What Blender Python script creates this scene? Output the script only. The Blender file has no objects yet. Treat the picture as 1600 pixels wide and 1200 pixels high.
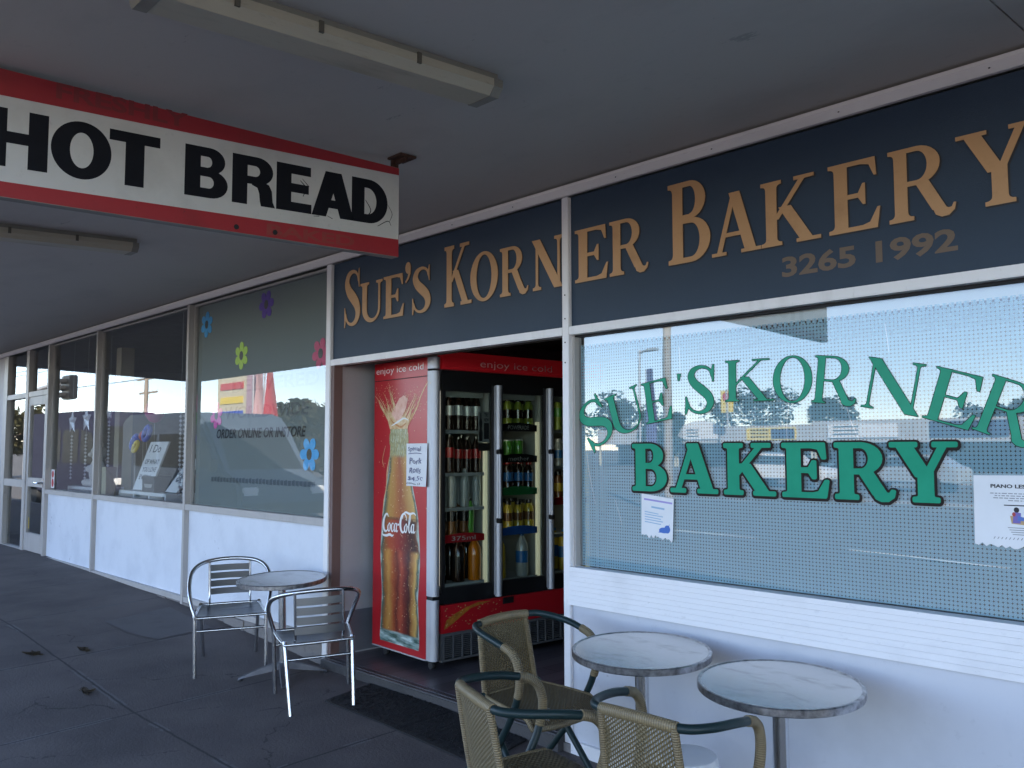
import bpy, bmesh, math, random
from mathutils import Vector, Matrix, geometry
import numpy as np
R = math.radians
rnd = random.Random(11)
sc = bpy.context.scene
COL = sc.collection

# ------------------------------------------------------------------ camera, sky, sun, exposure
cam = bpy.data.objects.new('camera', bpy.data.cameras.new('camera'))
COL.objects.link(cam)
fw = Vector((-0.72368399, 0.68612675, 0.07423988)); rt = Vector((0.68793118, 0.72577387, -0.00172531)); up = Vector((0.05506515, -0.04982335, 0.99723892))
cam.matrix_world = Matrix(((rt.x, up.x, -fw.x, 3.265), (rt.y, up.y, -fw.y, -3.473), (rt.z, up.z, -fw.z, 1.511), (0, 0, 0, 1)))
cam.data.sensor_width = 36; cam.data.lens = 36*1370.5/1600
cam.data.clip_start = .05; cam.data.clip_end = 3000
sc.camera = cam
SUN = Vector((.60, .55, .52)).normalized()
w = bpy.data.worlds.new('World'); sc.world = w; w.use_nodes = True
nt = w.node_tree; bg = nt.nodes['Background']
sky = nt.nodes.new('ShaderNodeTexSky'); sky.sky_type = 'NISHITA'; sky.sun_disc = False
sky.sun_elevation = math.asin(SUN.z); sky.sun_rotation = math.atan2(SUN.x, SUN.y)
sky.dust_density = .1; sky.altitude = 1800; sky.ozone_density = 3.0; sky.air_density = .9
wb = nt.nodes.new('ShaderNodeMix'); wb.data_type = 'RGBA'; wb.blend_type = 'MULTIPLY'; wb.inputs[0].default_value = 1; wb.inputs[7].default_value = (1.20, 1.02, .92, 1)   # the camera's white balance
nt.links.new(sky.outputs[0], wb.inputs[6]); nt.links.new(wb.outputs[2], bg.inputs[0]); bg.inputs[1].default_value = .15
sl = bpy.data.lights.new('sun', 'SUN'); sl.energy = 5.0; sl.angle = R(.5); sl.color = (1, .93, .82)
so = bpy.data.objects.new('sun', sl); COL.objects.link(so); so.rotation_euler = (-SUN).to_track_quat('-Z', 'Y').to_euler()
vs = sc.view_settings; vs.view_transform = 'Standard'; vs.look = 'None'; vs.exposure = 2.5; vs.gamma = 1; vs.use_curve_mapping = False
sc.render.engine = 'CYCLES'
sc.cycles.max_bounces = 8; sc.cycles.diffuse_bounces = 5; sc.cycles.glossy_bounces = 4; sc.cycles.transparent_max_bounces = 24
sc.cycles.use_denoising = True
sc.cycles.caustics_reflective = False; sc.cycles.caustics_refractive = False

# ------------------------------------------------------------------ materials
def lin(h):
    c = [int(h[i:i+2], 16)/255 for i in (0, 2, 4)]
    return tuple(x/12.92 if x < .04045 else ((x+.055)/1.055)**2.4 for x in c)
def mat(name, col, rough=.5, metal=0, var=0, vscale=6, bump=0, bscale=60, spec=None, col2=None, emit=0, coords='Object', stretch=None, trans=0):
    m = bpy.data.materials.new(name); m.use_nodes = True
    t = m.node_tree; b = t.nodes['Principled BSDF']; L = t.links.new
    if isinstance(col, str): col = lin(col)
    b.inputs['Base Color'].default_value = (*col, 1); b.inputs['Roughness'].default_value = rough; b.inputs['Metallic'].default_value = metal
    if spec is not None: b.inputs['Specular IOR Level'].default_value = spec
    if trans: b.inputs['Transmission Weight'].default_value = trans
    if emit: b.inputs['Emission Color'].default_value = (*col, 1); b.inputs['Emission Strength'].default_value = emit
    if var or bump:
        tc = t.nodes.new('ShaderNodeTexCoord'); src = tc.outputs[coords]
        if stretch:
            mp = t.nodes.new('ShaderNodeMapping'); mp.inputs['Scale'].default_value = stretch; L(src, mp.inputs[0]); src = mp.outputs[0]
    if var:
        n = t.nodes.new('ShaderNodeTexNoise'); n.inputs['Scale'].default_value = vscale; n.inputs['Detail'].default_value = 8; n.inputs['Roughness'].default_value = .65
        L(src, n.inputs['Vector'])
        r = t.nodes.new('ShaderNodeValToRGB'); r.color_ramp.elements[0].position = .32; r.color_ramp.elements[1].position = .68
        c2 = col2 if col2 is not None else tuple(x*(1-var) for x in col)
        if isinstance(c2, str): c2 = lin(c2)
        r.color_ramp.elements[0].color = (*c2, 1); r.color_ramp.elements[1].color = (*col, 1)
        L(n.outputs[0], r.inputs[0]); L(r.outputs[0], b.inputs['Base Color'])
        mr = t.nodes.new('ShaderNodeMapRange'); mr.inputs[3].default_value = min(1, rough*1.25); mr.inputs[4].default_value = rough*.85
        L(n.outputs[0], mr.inputs[0]); L(mr.outputs[0], b.inputs['Roughness'])
    if bump:
        n2 = t.nodes.new('ShaderNodeTexNoise'); n2.inputs['Scale'].default_value = bscale; n2.inputs['Detail'].default_value = 6
        L(src, n2.inputs['Vector'])
        bp = t.nodes.new('ShaderNodeBump'); bp.inputs['Strength'].default_value = bump; bp.inputs['Distance'].default_value = .01
        L(n2.outputs[0], bp.inputs['Height']); L(bp.outputs[0], b.inputs['Normal'])
    return m

def nodes_of(m): return m.node_tree, m.node_tree.nodes['Principled BSDF'], m.node_tree.links.new
def mnode(t, op, a=None, b=None):
    n = t.nodes.new('ShaderNodeMath'); n.operation = op
    for i, x in enumerate((a, b)):
        if x is None: continue
        if isinstance(x, (int, float)): n.inputs[i].default_value = x
        else: t.links.new(x, n.inputs[i])
    return n.outputs[0]

def stained(name, col, dirt, rough=.55, scale=3.0, amount=.5, stretch=(1, 1, 1), fine=40, bump=.08, lo=.52, hi=.75):
    """painted or concrete surface: large soft mottling plus sharp-edged grime patches and specks"""
    m = mat(name, col, rough); t, b, L = nodes_of(m)
    if isinstance(col, str): col = lin(col)
    if isinstance(dirt, str): dirt = lin(dirt)
    tc = t.nodes.new('ShaderNodeTexCoord'); mp = t.nodes.new('ShaderNodeMapping'); mp.inputs['Scale'].default_value = stretch
    L(tc.outputs['Object'], mp.inputs[0])
    def noise(s, d=8, r=.6):
        n = t.nodes.new('ShaderNodeTexNoise'); n.inputs['Scale'].default_value = s; n.inputs['Detail'].default_value = d; n.inputs['Roughness'].default_value = r
        L(mp.outputs[0], n.inputs['Vector']); return n.outputs[0]
    def ramp(x, a, c):
        n = t.nodes.new('ShaderNodeMapRange'); n.inputs[1].default_value = a; n.inputs[2].default_value = c; L(x, n.inputs[0]); return n.outputs[0]
    big = ramp(noise(scale), lo, hi); small = ramp(noise(fine, 4, .7), .60, .72)
    f = mnode(t, 'MULTIPLY', mnode(t, 'MAXIMUM', big, mnode(t, 'MULTIPLY', small, .6)), amount)
    mx = t.nodes.new('ShaderNodeMix'); mx.data_type = 'RGBA'
    mx.inputs[6].default_value = (*col, 1); mx.inputs[7].default_value = (*dirt, 1)
    L(f, mx.inputs[0]); L(mx.outputs[2], b.inputs['Base Color'])
    bp = t.nodes.new('ShaderNodeBump'); bp.inputs['Strength'].default_value = bump; bp.inputs['Distance'].default_value = .01
    L(noise(fine*2, 5, .7), bp.inputs['Height']); L(bp.outputs[0], b.inputs['Normal'])
    return m

def glass_mat(name, ior=1.75, tint=(1, 1, 1), rough=0.0, dust=0.0):
    m = bpy.data.materials.new(name); m.use_nodes = True; t = m.node_tree; t.nodes.clear(); L = t.links.new
    o = t.nodes.new('ShaderNodeOutputMaterial'); mix = t.nodes.new('ShaderNodeMixShader')
    f = t.nodes.new('ShaderNodeFresnel'); f.inputs[0].default_value = ior
    tr = t.nodes.new('ShaderNodeBsdfTransparent'); tr.inputs[0].default_value = (*tint, 1)
    g = t.nodes.new('ShaderNodeBsdfGlossy'); g.inputs['Roughness'].default_value = rough
    geo = t.nodes.new('ShaderNodeNewGeometry'); k = mnode(t, 'MULTIPLY', f.outputs[0], mnode(t, 'SUBTRACT', 1.0, geo.outputs['Backfacing']))
    # a very slight waviness of old plate glass
    tc = t.nodes.new('ShaderNodeTexCoord'); n = t.nodes.new('ShaderNodeTexNoise'); n.inputs['Scale'].default_value = 1.6; n.inputs['Detail'].default_value = 1
    L(tc.outputs['Object'], n.inputs['Vector']); bp = t.nodes.new('ShaderNodeBump'); bp.inputs['Strength'].default_value = .018; bp.inputs['Distance'].default_value = .02
    L(n.outputs[0], bp.inputs['Height']); L(bp.outputs[0], g.inputs['Normal'])
    base = tr.outputs[0]
    if dust:
        d = t.nodes.new('ShaderNodeBsdfDiffuse'); d.inputs[0].default_value = (.6, .6, .6, 1); m2 = t.nodes.new('ShaderNodeMixShader'); m2.inputs[0].default_value = dust
        L(base, m2.inputs[1]); L(d.outputs[0], m2.inputs[2]); base = m2.outputs[0]
    L(k, mix.inputs[0]); L(base, mix.inputs[1]); L(g.outputs[0], mix.inputs[2]); L(mix.outputs[0], o.inputs[0])
    return m

M = {}
M['wall'] = stained('white_wall_paint', (.80, .79, .81), (.44, .43, .45), .55, 1.6, .42, (1, 1, 1.6), 28, .06)
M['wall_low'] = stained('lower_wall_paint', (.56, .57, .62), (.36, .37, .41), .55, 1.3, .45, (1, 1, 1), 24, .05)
M['wall_left'] = stained('chalky_wall_paint', (.68, .71, .78), (.43, .46, .53), .6, 2.6, .42, (1, 1, 1), 30, .10, .45, .75)
M['post'] = stained('weathered_frame_paint', (.42, .395, .38), (.24, .22, .21), .5, 5, .5, (1, 1, .3), 60, .05)
M['post_white'] = stained('white_frame_paint', (.80, .78, .79), (.42, .39, .37), .45, 5, .4, (1, 1, .3), 60, .05)
M['trim'] = stained('old_trim_paint', (.86, .80, .78), (.50, .44, .42), .5, 4, .45, (.3, 1, 1), 50, .05)
M['fascia'] = stained('navy_fascia_paint', (.018, .038, .070), (.030, .052, .086), .6, 1.4, .8, (1, 1, 1), 90, .22)
M['gold'] = stained('gold_lettering', (.52, .29, .135), (.38, .205, .09), .5, 7, .8, (1, 1, 1), 50, .12)
M['gold_edge'] = mat('dark_letter_edge', (.02, .02, .025), .6)
M['ceil'] = stained('awning_ceiling_paint', (.50, .47, .445), (.39, .37, .355), .6, 1.1, .7, (1, 1.6, 1), 14, .04)
M['dark'] = mat('dark_gap', (.012, .012, .014), .8)
M['conc'] = stained('rough_footing_concrete', (.22, .20, .19), (.09, .08, .08), .9, 9, .7, (1, 1, 1), 40, .6)
M['jamb'] = stained('brown_jamb_paint', (.16, .10, .09), (.10, .06, .055), .6, 5, .5, (1, 1, .3))
M['entry'] = stained('entry_wall_paint', (.40, .385, .40), (.28, .27, .28), .6, 2, .5)
M['tile'] = mat('grey_wall_tile', (.16, .165, .19), .3, var=.2)
M['lace_white'] = mat('white_blind', (.74, .76, .78), .8)
M['green'] = mat('green_sign_paint', (.020, .32, .19), .6, var=.12, vscale=9, spec=.15)
M['green_skywash'] = mat('sky_washed_sign_green', (.045, .36, .225), .6, var=.15, vscale=9, spec=.15)  # paler green carries the sky reflection over the arched letters
M['greenedge'] = mat('dark_sign_outline', (.018, .012, .011), .6, spec=.15)
M['glass'] = glass_mat('window_glass', 2.0, (.93, .95, .95), dust=.012)
M['glass_plain'] = glass_mat('fridge_glass', 1.45, (.82, .86, .84))
M['frosted'] = stained('window_backing', (.22, .245, .235), (.20, .225, .215), .7, 1, .5)
M['chrome'] = stained('brushed_aluminium', (.62, .63, .65), (.40, .40, .42), .26, 20, .5, (1, 1, 1), 70, .03); nodes_of(M['chrome'])[1].inputs['Metallic'].default_value = 1
M['slat'] = mat('aluminium_slat', (.24, .25, .265), .30, 1, var=.2, vscale=12, stretch=(1, .1, 1))
M['steel'] = stained('worn_table_steel', (.56, .555, .56), (.24, .225, .22), .27, 6, .8, (1, 2.2, 1), 60, .03, .52, .74); nodes_of(M['steel'])[1].inputs['Metallic'].default_value = 1
M['rim'] = mat('table_rim_steel', (.55, .55, .57), .30, 1, var=.65, vscale=30)
M['castbase'] = mat('cast_table_base', (.14, .14, .155), .5, .8, var=.3)
M['blackrub'] = mat('black_rubber', (.02, .02, .021), .7)
M['frame_green'] = mat('dark_green_tube', (.011, .028, .030), .4, 0, var=.3, vscale=20, spec=.35)
M['red'] = mat('fridge_red', (.50, .012, .02), .28, var=.10, vscale=2)
M['red_dark'] = mat('fridge_header_red', (.52, .014, .022), .35, emit=.014)  # faint emission added to brighten the header
M['alu'] = mat('fridge_aluminium', (.52, .53, .56), .5, .55, var=.12, vscale=4, stretch=(4, 4, .3))
M['black'] = mat('black_plastic', (.012, .012, .013), .4)
M['grille'] = mat('grille_grey', (.10, .105, .11), .5)
M['paper'] = mat('white_paper', (.78, .79, .82), .8, var=.06, vscale=8)
M['ink'] = mat('black_ink', (.02, .02, .025), .7)
M['ink_blue'] = mat('blue_ink', (.04, .10, .42), .7)
M['ink_red'] = mat('red_ink', (.45, .03, .04), .7)
M['white'] = mat('white_plastic', (.75, .76, .78), .4, var=.05)
M['mat'] = stained('black_rubber_mat', (.008, .008, .010), (.018, .018, .02), .85, 14, .6, (1, 1, 1), 70, .8)
M['tubewhite'] = stained('aged_light_plastic', (.44, .40, .31), (.26, .235, .175), .45, 5, .7, (2, .5, 2), 40, .05)
M['lightbody'] = stained('light_housing_paint', (.24, .23, .20), (.13, .12, .10), .5, 6, .6)
M['sign_white'] = stained('sign_white_paint', (.56, .55, .53), (.32, .30, .28), .5, 3, .45, (1, 1, 1), 36, .05)
M['sign_red'] = stained('sign_red_paint', (.33, .018, .026), (.20, .015, .019), .5, 4, .6, (1, 1, 1), 40, .05)
M['sign_ghost'] = mat('faded_red_lettering', (.22, .028, .030), .6)
M['sign_black'] = mat('sign_black_paint', (.006, .007, .012), .6, var=.2, spec=.2)
M['rust'] = mat('rusty_bracket', (.10, .045, .03), .9, var=.6, vscale=30)
M['asphalt'] = stained('road_asphalt', (.105, .10, .098), (.14, .135, .13), .9, .6, .8, (1, 1, 1), 20, .2)
M['kerb'] = stained('kerb_concrete', (.30, .29, .28), (.16, .155, .15), .9, 3, .6)
M['line'] = mat('road_line_paint', (.72, .72, .68), .7)
M['bark'] = mat('tree_bark', (.12, .09, .07), .9, var=.4, vscale=8)
M['leaf'] = mat('leaf_green', (.045, .085, .03), .7, var=.5, vscale=.6)
M['leaf_dry'] = mat('leaf_olive', (.11, .10, .04), .7, var=.5, vscale=.6)
M['leaf_brown'] = mat('dry_leaf', (.045, .032, .018), .8, var=.4, vscale=60)
M['pole_wood'] = mat('weathered_pole_timber', (.34, .29, .24), .9, var=.35, vscale=4, stretch=(3, 3, .2))
M['van_grey'] = mat('van_paint', (.085, .11, .15), .7, spec=.15)
M['van_dark'] = mat('dark_blue_van_paint', (.03, .032, .06), .7, spec=.12)
M['carglass'] = mat('vehicle_glass', (.02, .022, .025), .5, spec=.2)
M['render'] = stained('shop_row_render', (.42, .42, .43), (.30, .30, .31), .8, .3, .5)
M['shopdark'] = mat('shop_row_glass', (.03, .04, .05), .15)
M['yellow'] = mat('yellow_sign_paint', (.75, .55, .05), .5)
M['signblue'] = mat('dark_sign_paint', (.03, .04, .10), .5)
M['clip'] = mat('light_clip_plastic', (.11, .10, .08), .6)
M['wood'] = mat('dark_timber', (.09, .06, .045), .6, var=.4, vscale=4, stretch=(1, 8, 1))
M['cream'] = mat('cream_paint', (.58, .52, .38), .6, var=.08)
M['interior'] = mat('interior_paint', (.36, .35, .34), .8, var=.15)
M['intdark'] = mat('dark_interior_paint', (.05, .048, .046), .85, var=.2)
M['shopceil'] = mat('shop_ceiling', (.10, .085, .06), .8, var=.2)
M['silver'] = mat('silver_foil', (.80, .80, .84), .3, .3)
M['fur'] = mat('white_plush', (.62, .6, .58), .95, bump=.6, bscale=90)
def colmat(n, c, r=.4): M[n] = mat(n, c, r); return M[n]
for n, c in dict(fl_blue=(.04, .48, 1.0), fl_purple=(.13, .02, .48), fl_lime=(.60, .85, .04), fl_crimson=(.75, .01, .14), fl_pink=(.90, .04, .40), fl_centre=(.04, .035, .025), bal_blue=(.03, .08, .50), bal_yellow=(.75, .55, .04), bal_pink=(.60, .08, .25), bal_green=(.12, .38, .10), bal_red=(.5, .04, .05), bal_violet=(.12, .04, .35)).items(): colmat(n, c)

def peel(m, col=(.20,.175,.165), stretch=(2.2, 1, 16), thr=.66, amount=.8, low=.5):
    """flaked paint: thin ragged streaks along the boards, in patches"""
    t, b, L = nodes_of(m); src = b.inputs['Base Color'].links[0].from_socket
    tc = t.nodes.new('ShaderNodeTexCoord'); mp = t.nodes.new('ShaderNodeMapping'); mp.inputs['Scale'].default_value = stretch; L(tc.outputs['Object'], mp.inputs[0])
    n = t.nodes.new('ShaderNodeTexNoise'); n.inputs['Scale'].default_value = 5; n.inputs['Detail'].default_value = 9; n.inputs['Roughness'].default_value = .75; L(mp.outputs[0], n.inputs['Vector'])
    q = t.nodes.new('ShaderNodeTexNoise'); q.inputs['Scale'].default_value = 1.7; q.inputs['Detail'].default_value = 3; L(tc.outputs['Object'], q.inputs['Vector'])
    f = mnode(t, 'MULTIPLY', mnode(t, 'GREATER_THAN', n.outputs[0], thr), mnode(t, 'GREATER_THAN', q.outputs[0], low))
    x = t.nodes.new('ShaderNodeMix'); x.data_type = 'RGBA'; x.inputs[7].default_value = (*col, 1); L(mnode(t, 'MULTIPLY', f, amount), x.inputs[0]); L(src, x.inputs[6]); L(x.outputs[2], b.inputs['Base Color'])
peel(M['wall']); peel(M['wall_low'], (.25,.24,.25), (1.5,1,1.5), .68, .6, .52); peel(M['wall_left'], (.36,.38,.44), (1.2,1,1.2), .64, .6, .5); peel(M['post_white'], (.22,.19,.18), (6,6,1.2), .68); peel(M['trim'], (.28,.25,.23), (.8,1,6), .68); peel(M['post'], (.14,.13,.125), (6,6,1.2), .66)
peel(M['ceil'], (.20,.19,.19), (.5,1.4,1), .65, .5, .48); peel(M['sign_white'], (.22,.21,.19), (1,2.5,2.5), .69, .7, .5); peel(M['sign_red'], (.12,.02,.02), (1,3,2), .66, .6, .5); peel(M['gold'], (.24,.13,.06), (5,1,5), .66, .6, .48); peel(M['fascia'], (.06,.08,.105), (1.3,1,4), .66, .6, .48)

def pavement_mat():
    m = stained('footpath_concrete', (.104, .087, .085), (.057, .048, .049), .85, 1.5, .85, (1, 1, 1), 30, .55, .40, .66)
    t, b, L = nodes_of(m)
    src = b.inputs['Base Color'].links[0].from_socket
    tc = t.nodes.new('ShaderNodeTexCoord'); sp = t.nodes.new('ShaderNodeSeparateXYZ'); L(tc.outputs['Object'], sp.inputs[0])
    n = t.nodes.new('ShaderNodeTexNoise'); n.inputs['Scale'].default_value = 9; L(tc.outputs['Object'], n.inputs['Vector'])
    wob = mnode(t, 'MULTIPLY', mnode(t, 'SUBTRACT', n.outputs[0], .5), .016)
    def linedist(sock, at): return mnode(t, 'ABSOLUTE', mnode(t, 'SUBTRACT', mnode(t, 'ADD', sock, wob), at))
    xx = mnode(t, 'ABSOLUTE', mnode(t, 'SUBTRACT', mnode(t, 'FRACT', mnode(t, 'DIVIDE', mnode(t, 'ADD', mnode(t, 'ADD', sp.outputs[0], wob), .87+.745), 1.49)), .5))
    xx = mnode(t, 'MULTIPLY', xx, 1.49)
    d = mnode(t, 'MINIMUM', linedist(sp.outputs[1], -1.35), xx)
    fine = mnode(t, 'LESS_THAN', d, .0075)
    # pale worn lips beside the joints, broken up by noise
    n3 = t.nodes.new('ShaderNodeTexNoise'); n3.inputs['Scale'].default_value = 2.6; n3.inputs['Detail'].default_value = 4; L(tc.outputs['Object'], n3.inputs['Vector'])
    lip = mnode(t, 'MULTIPLY', mnode(t, 'LESS_THAN', d, .024), mnode(t, 'GREATER_THAN', n3.outputs[0], .54))
    a = t.nodes.new('ShaderNodeMix'); a.data_type = 'RGBA'; a.inputs[7].default_value = (.12, .112, .118, 1); L(mnode(t, 'MULTIPLY', lip, .8), a.inputs[0]); L(src, a.inputs[6])
    c = t.nodes.new('ShaderNodeMix'); c.data_type = 'RGBA'; c.inputs[7].default_value = (.018, .017, .019, 1); L(mnode(t, 'MULTIPLY', fine, .85), c.inputs[0]); L(a.outputs[2], c.inputs[6])
    # small dark gum spots
    v = t.nodes.new('ShaderNodeTexVoronoi'); v.inputs['Scale'].default_value = 3.2; L(tc.outputs['Object'], v.inputs['Vector'])
    sz = t.nodes.new('ShaderNodeSeparateColor'); L(v.outputs['Color'], sz.inputs[0])
    spot = mnode(t, 'LESS_THAN', v.outputs['Distance'], mnode(t, 'MULTIPLY', mnode(t, 'SUBTRACT', sz.outputs[0], .30), .11))
    e = t.nodes.new('ShaderNodeMix'); e.data_type = 'RGBA'; e.inputs[7].default_value = (.022, .02, .022, 1); L(mnode(t, 'MULTIPLY', spot, .75), e.inputs[0]); L(c.outputs[2], e.inputs[6])
    # hairline cracks and pale grit
    v2 = t.nodes.new('ShaderNodeTexVoronoi'); v2.feature = 'DISTANCE_TO_EDGE'; v2.inputs['Scale'].default_value = .55
    n4 = t.nodes.new('ShaderNodeTexNoise'); n4.inputs['Scale'].default_value = 3.5; n4.inputs['Detail'].default_value = 6; L(tc.outputs['Object'], n4.inputs['Vector'])
    va = t.nodes.new('ShaderNodeVectorMath'); va.operation = 'MULTIPLY_ADD'; L(n4.outputs['Color'], va.inputs[0]); va.inputs[1].default_value = (.45, .45, .0); L(tc.outputs['Object'], va.inputs[2]); L(va.outputs[0], v2.inputs['Vector'])
    crack = mnode(t, 'MULTIPLY', mnode(t, 'LESS_THAN', v2.outputs[0], .0022), mnode(t, 'GREATER_THAN', n3.outputs[0], .50))
    n5 = t.nodes.new('ShaderNodeTexNoise'); n5.inputs['Scale'].default_value = 130; n5.inputs['Detail'].default_value = 2; L(tc.outputs['Object'], n5.inputs['Vector'])
    h_ = t.nodes.new('ShaderNodeMix'); h_.data_type = 'RGBA'; h_.inputs[7].default_value = (.016, .014, .015, 1); L(mnode(t, 'MULTIPLY', crack, .7), h_.inputs[0]); L(e.outputs[2], h_.inputs[6])
    k_ = t.nodes.new('ShaderNodeMix'); k_.data_type = 'RGBA'; k_.inputs[7].default_value = (.19, .175, .17, 1); gm = t.nodes.new('ShaderNodeMapRange'); gm.inputs[1].default_value = .66; gm.inputs[2].default_value = .76; L(n5.outputs[0], gm.inputs[0]); L(mnode(t, 'MULTIPLY', gm.outputs[0], .5), k_.inputs[0]); L(h_.outputs[2], k_.inputs[6])
    L(k_.outputs[2], b.inputs['Base Color'])
    return m
M['path'] = pavement_mat()
M['patch'] = stained('patched_concrete', (.105, .096, .098), (.065, .06, .062), .9, 6, .6, (1, 1, 1), 40, .4)

def vinyl_floor():
    m = mat('shop_vinyl_planks', (.05, .045, .052), .35); t, b, L = nodes_of(m)
    tc = t.nodes.new('ShaderNodeTexCoord'); mp = t.nodes.new('ShaderNodeMapping'); mp.inputs['Rotation'].default_value = (0, 0, R(90)); L(tc.outputs['Object'], mp.inputs[0])
    br = t.nodes.new('ShaderNodeTexBrick'); br.inputs['Color1'].default_value = (.15, .135, .15, 1); br.inputs['Color2'].default_value = (.06, .053, .062, 1); br.inputs['Mortar'].default_value = (.012, .012, .012, 1)
    br.inputs['Scale'].default_value = 1; br.inputs['Brick Width'].default_value = .9; br.inputs['Row Height'].default_value = .15; br.inputs['Mortar Size'].default_value = .003
    L(mp.outputs[0], br.inputs[0]); L(br.outputs[0], b.inputs['Base Color']); return m
M['vinyl'] = vinyl_floor()

def lace_film():
    """printed lace film on the inside of the pane: pale discs on a fine grid, dark open crosses between"""
    m = bpy.data.materials.new('lace_window_film'); m.use_nodes = True; t = m.node_tree; t.nodes.clear(); L = t.links.new
    o = t.nodes.new('ShaderNodeOutputMaterial'); tc = t.nodes.new('ShaderNodeTexCoord'); sp = t.nodes.new('ShaderNodeSeparateXYZ'); L(tc.outputs['Object'], sp.inputs[0])
    P = .0158
    def cell(s): return mnode(t, 'SUBTRACT', mnode(t, 'FRACT', mnode(t, 'DIVIDE', s, P)), .5)
    u, v = cell(sp.outputs[0]), cell(sp.outputs[2])
    au, av = mnode(t, 'ABSOLUTE', u), mnode(t, 'ABSOLUTE', v)
    r = mnode(t, 'SQRT', mnode(t, 'ADD', mnode(t, 'MULTIPLY', u, u), mnode(t, 'MULTIPLY', v, v)))
    corner = mnode(t, 'GREATER_THAN', r, .525)
    line = mnode(t, 'MULTIPLY', mnode(t, 'GREATER_THAN', mnode(t, 'MAXIMUM', au, av), .455), .45)
    ring = mnode(t, 'MULTIPLY', mnode(t, 'LESS_THAN', mnode(t, 'ABSOLUTE', mnode(t, 'SUBTRACT', r, .26)), .05), .30)
    hole = mnode(t, 'MAXIMUM', mnode(t, 'MAXIMUM', corner, line), ring)
    # big mesh bands every few cells (the wide dark checks of the lace)
    d = t.nodes.new('ShaderNodeBsdfDiffuse'); d.inputs[0].default_value = (.46, .73, .88, 1)
    tl = t.nodes.new('ShaderNodeBsdfTranslucent'); tl.inputs[0].default_value = (.30, .42, .50, 1)
    md = t.nodes.new('ShaderNodeMixShader'); md.inputs[0].default_value = .3; L(d.outputs[0], md.inputs[1]); L(tl.outputs[0], md.inputs[2])
    tr = t.nodes.new('ShaderNodeBsdfTransparent'); mx = t.nodes.new('ShaderNodeMixShader')
    L(mnode(t, 'MULTIPLY', hole, .92), mx.inputs[0]); L(md.outputs[0], mx.inputs[1]); L(tr.outputs[0], mx.inputs[2]); L(mx.outputs[0], o.inputs[0])
    return m
M['lace'] = lace_film()

def wicker(name, nu, nv, col=(.27, .205, .115), dark=(.10, .07, .04), gap=True):
    m = mat(name, col, .6); t, b, L = nodes_of(m)
    uv = t.nodes.new('ShaderNodeTexCoord'); sp = t.nodes.new('ShaderNodeSeparateXYZ'); L(uv.outputs['UV'], sp.inputs[0])
    a = mnode(t, 'MULTIPLY', sp.outputs[0], nu); fu = mnode(t, 'FRACT', a); par = mnode(t, 'MODULO', mnode(t, 'FLOOR', a), 2)
    bb = mnode(t, 'ADD', mnode(t, 'MULTIPLY', sp.outputs[1], nv), mnode(t, 'MULTIPLY', par, .5)); fv = mnode(t, 'FRACT', bb)
    slit = mnode(t, 'MULTIPLY', mnode(t, 'GREATER_THAN', fu, .74), mnode(t, 'GREATER_THAN', fv, .5))
    n = t.nodes.new('ShaderNodeTexNoise'); n.inputs['Scale'].default_value = 14; L(uv.outputs['UV'], n.inputs['Vector'])
    h = mnode(t, 'SINE', mnode(t, 'MULTIPLY', bb, 6.283)); h2 = mnode(t, 'ABSOLUTE', mnode(t, 'SUBTRACT', fu, .31))
    mx = t.nodes.new('ShaderNodeMix'); mx.data_type = 'RGBA'; mx.inputs[6].default_value = (*col, 1); mx.inputs[7].default_value = (*dark, 1)
    fac = mnode(t, 'MULTIPLY', mnode(t, 'ADD', mnode(t, 'MULTIPLY', h2, 1.6), mnode(t, 'MULTIPLY', n.outputs[0], .5)), .75)
    L(fac, mx.inputs[0]); L(mx.outputs[2], b.inputs['Base Color'])
    bp = t.nodes.new('ShaderNodeBump'); bp.inputs['Strength'].default_value = .6; bp.inputs['Distance'].default_value = .004
    L(mnode(t, 'ADD', h, mnode(t, 'MULTIPLY', h2, -2)), bp.inputs['Height']); L(bp.outputs[0], b.inputs['Normal'])
    if gap: L(mnode(t, 'SUBTRACT', 1.0, slit), b.inputs['Alpha'])
    return m
M['weave_back'] = wicker('wicker_back_weave', 30, 22, col=(.215, .165, .082), dark=(.08, .058, .026))
M['weave_seat'] = wicker('wicker_seat_weave', 34, 20, gap=False, col=(.155, .115, .055), dark=(.04, .028, .013))
def wrap_mat():
    m = mat('wicker_wrapping', (.30, .23, .135), .5); t, b, L = nodes_of(m)
    uv = t.nodes.new('ShaderNodeTexCoord'); sp = t.nodes.new('ShaderNodeSeparateXYZ'); L(uv.outputs['UV'], sp.inputs[0])
    h = mnode(t, 'ABSOLUTE', mnode(t, 'SINE', mnode(t, 'MULTIPLY', sp.outputs[1], 3.1416)))
    n = t.nodes.new('ShaderNodeTexNoise'); n.inputs['Scale'].default_value = 25; tc2 = uv.outputs['Object']; L(tc2, n.inputs['Vector'])
    r = t.nodes.new('ShaderNodeMix'); r.data_type = 'RGBA'; r.inputs[6].default_value = (.085, .06, .035, 1); r.inputs[7].default_value = (.25, .19, .10, 1)
    L(mnode(t, 'MULTIPLY', mnode(t, 'POWER', h, .45), mnode(t, 'ADD', n.outputs[0], .45)), r.inputs[0]); L(r.outputs[2], b.inputs['Base Color'])
    bp = t.nodes.new('ShaderNodeBump'); bp.inputs['Strength'].default_value = .7; bp.inputs['Distance'].default_value = .004; L(h, bp.inputs['Height']); L(bp.outputs[0], b.inputs['Normal'])
    return m
M['wrap'] = wrap_mat()

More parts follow.
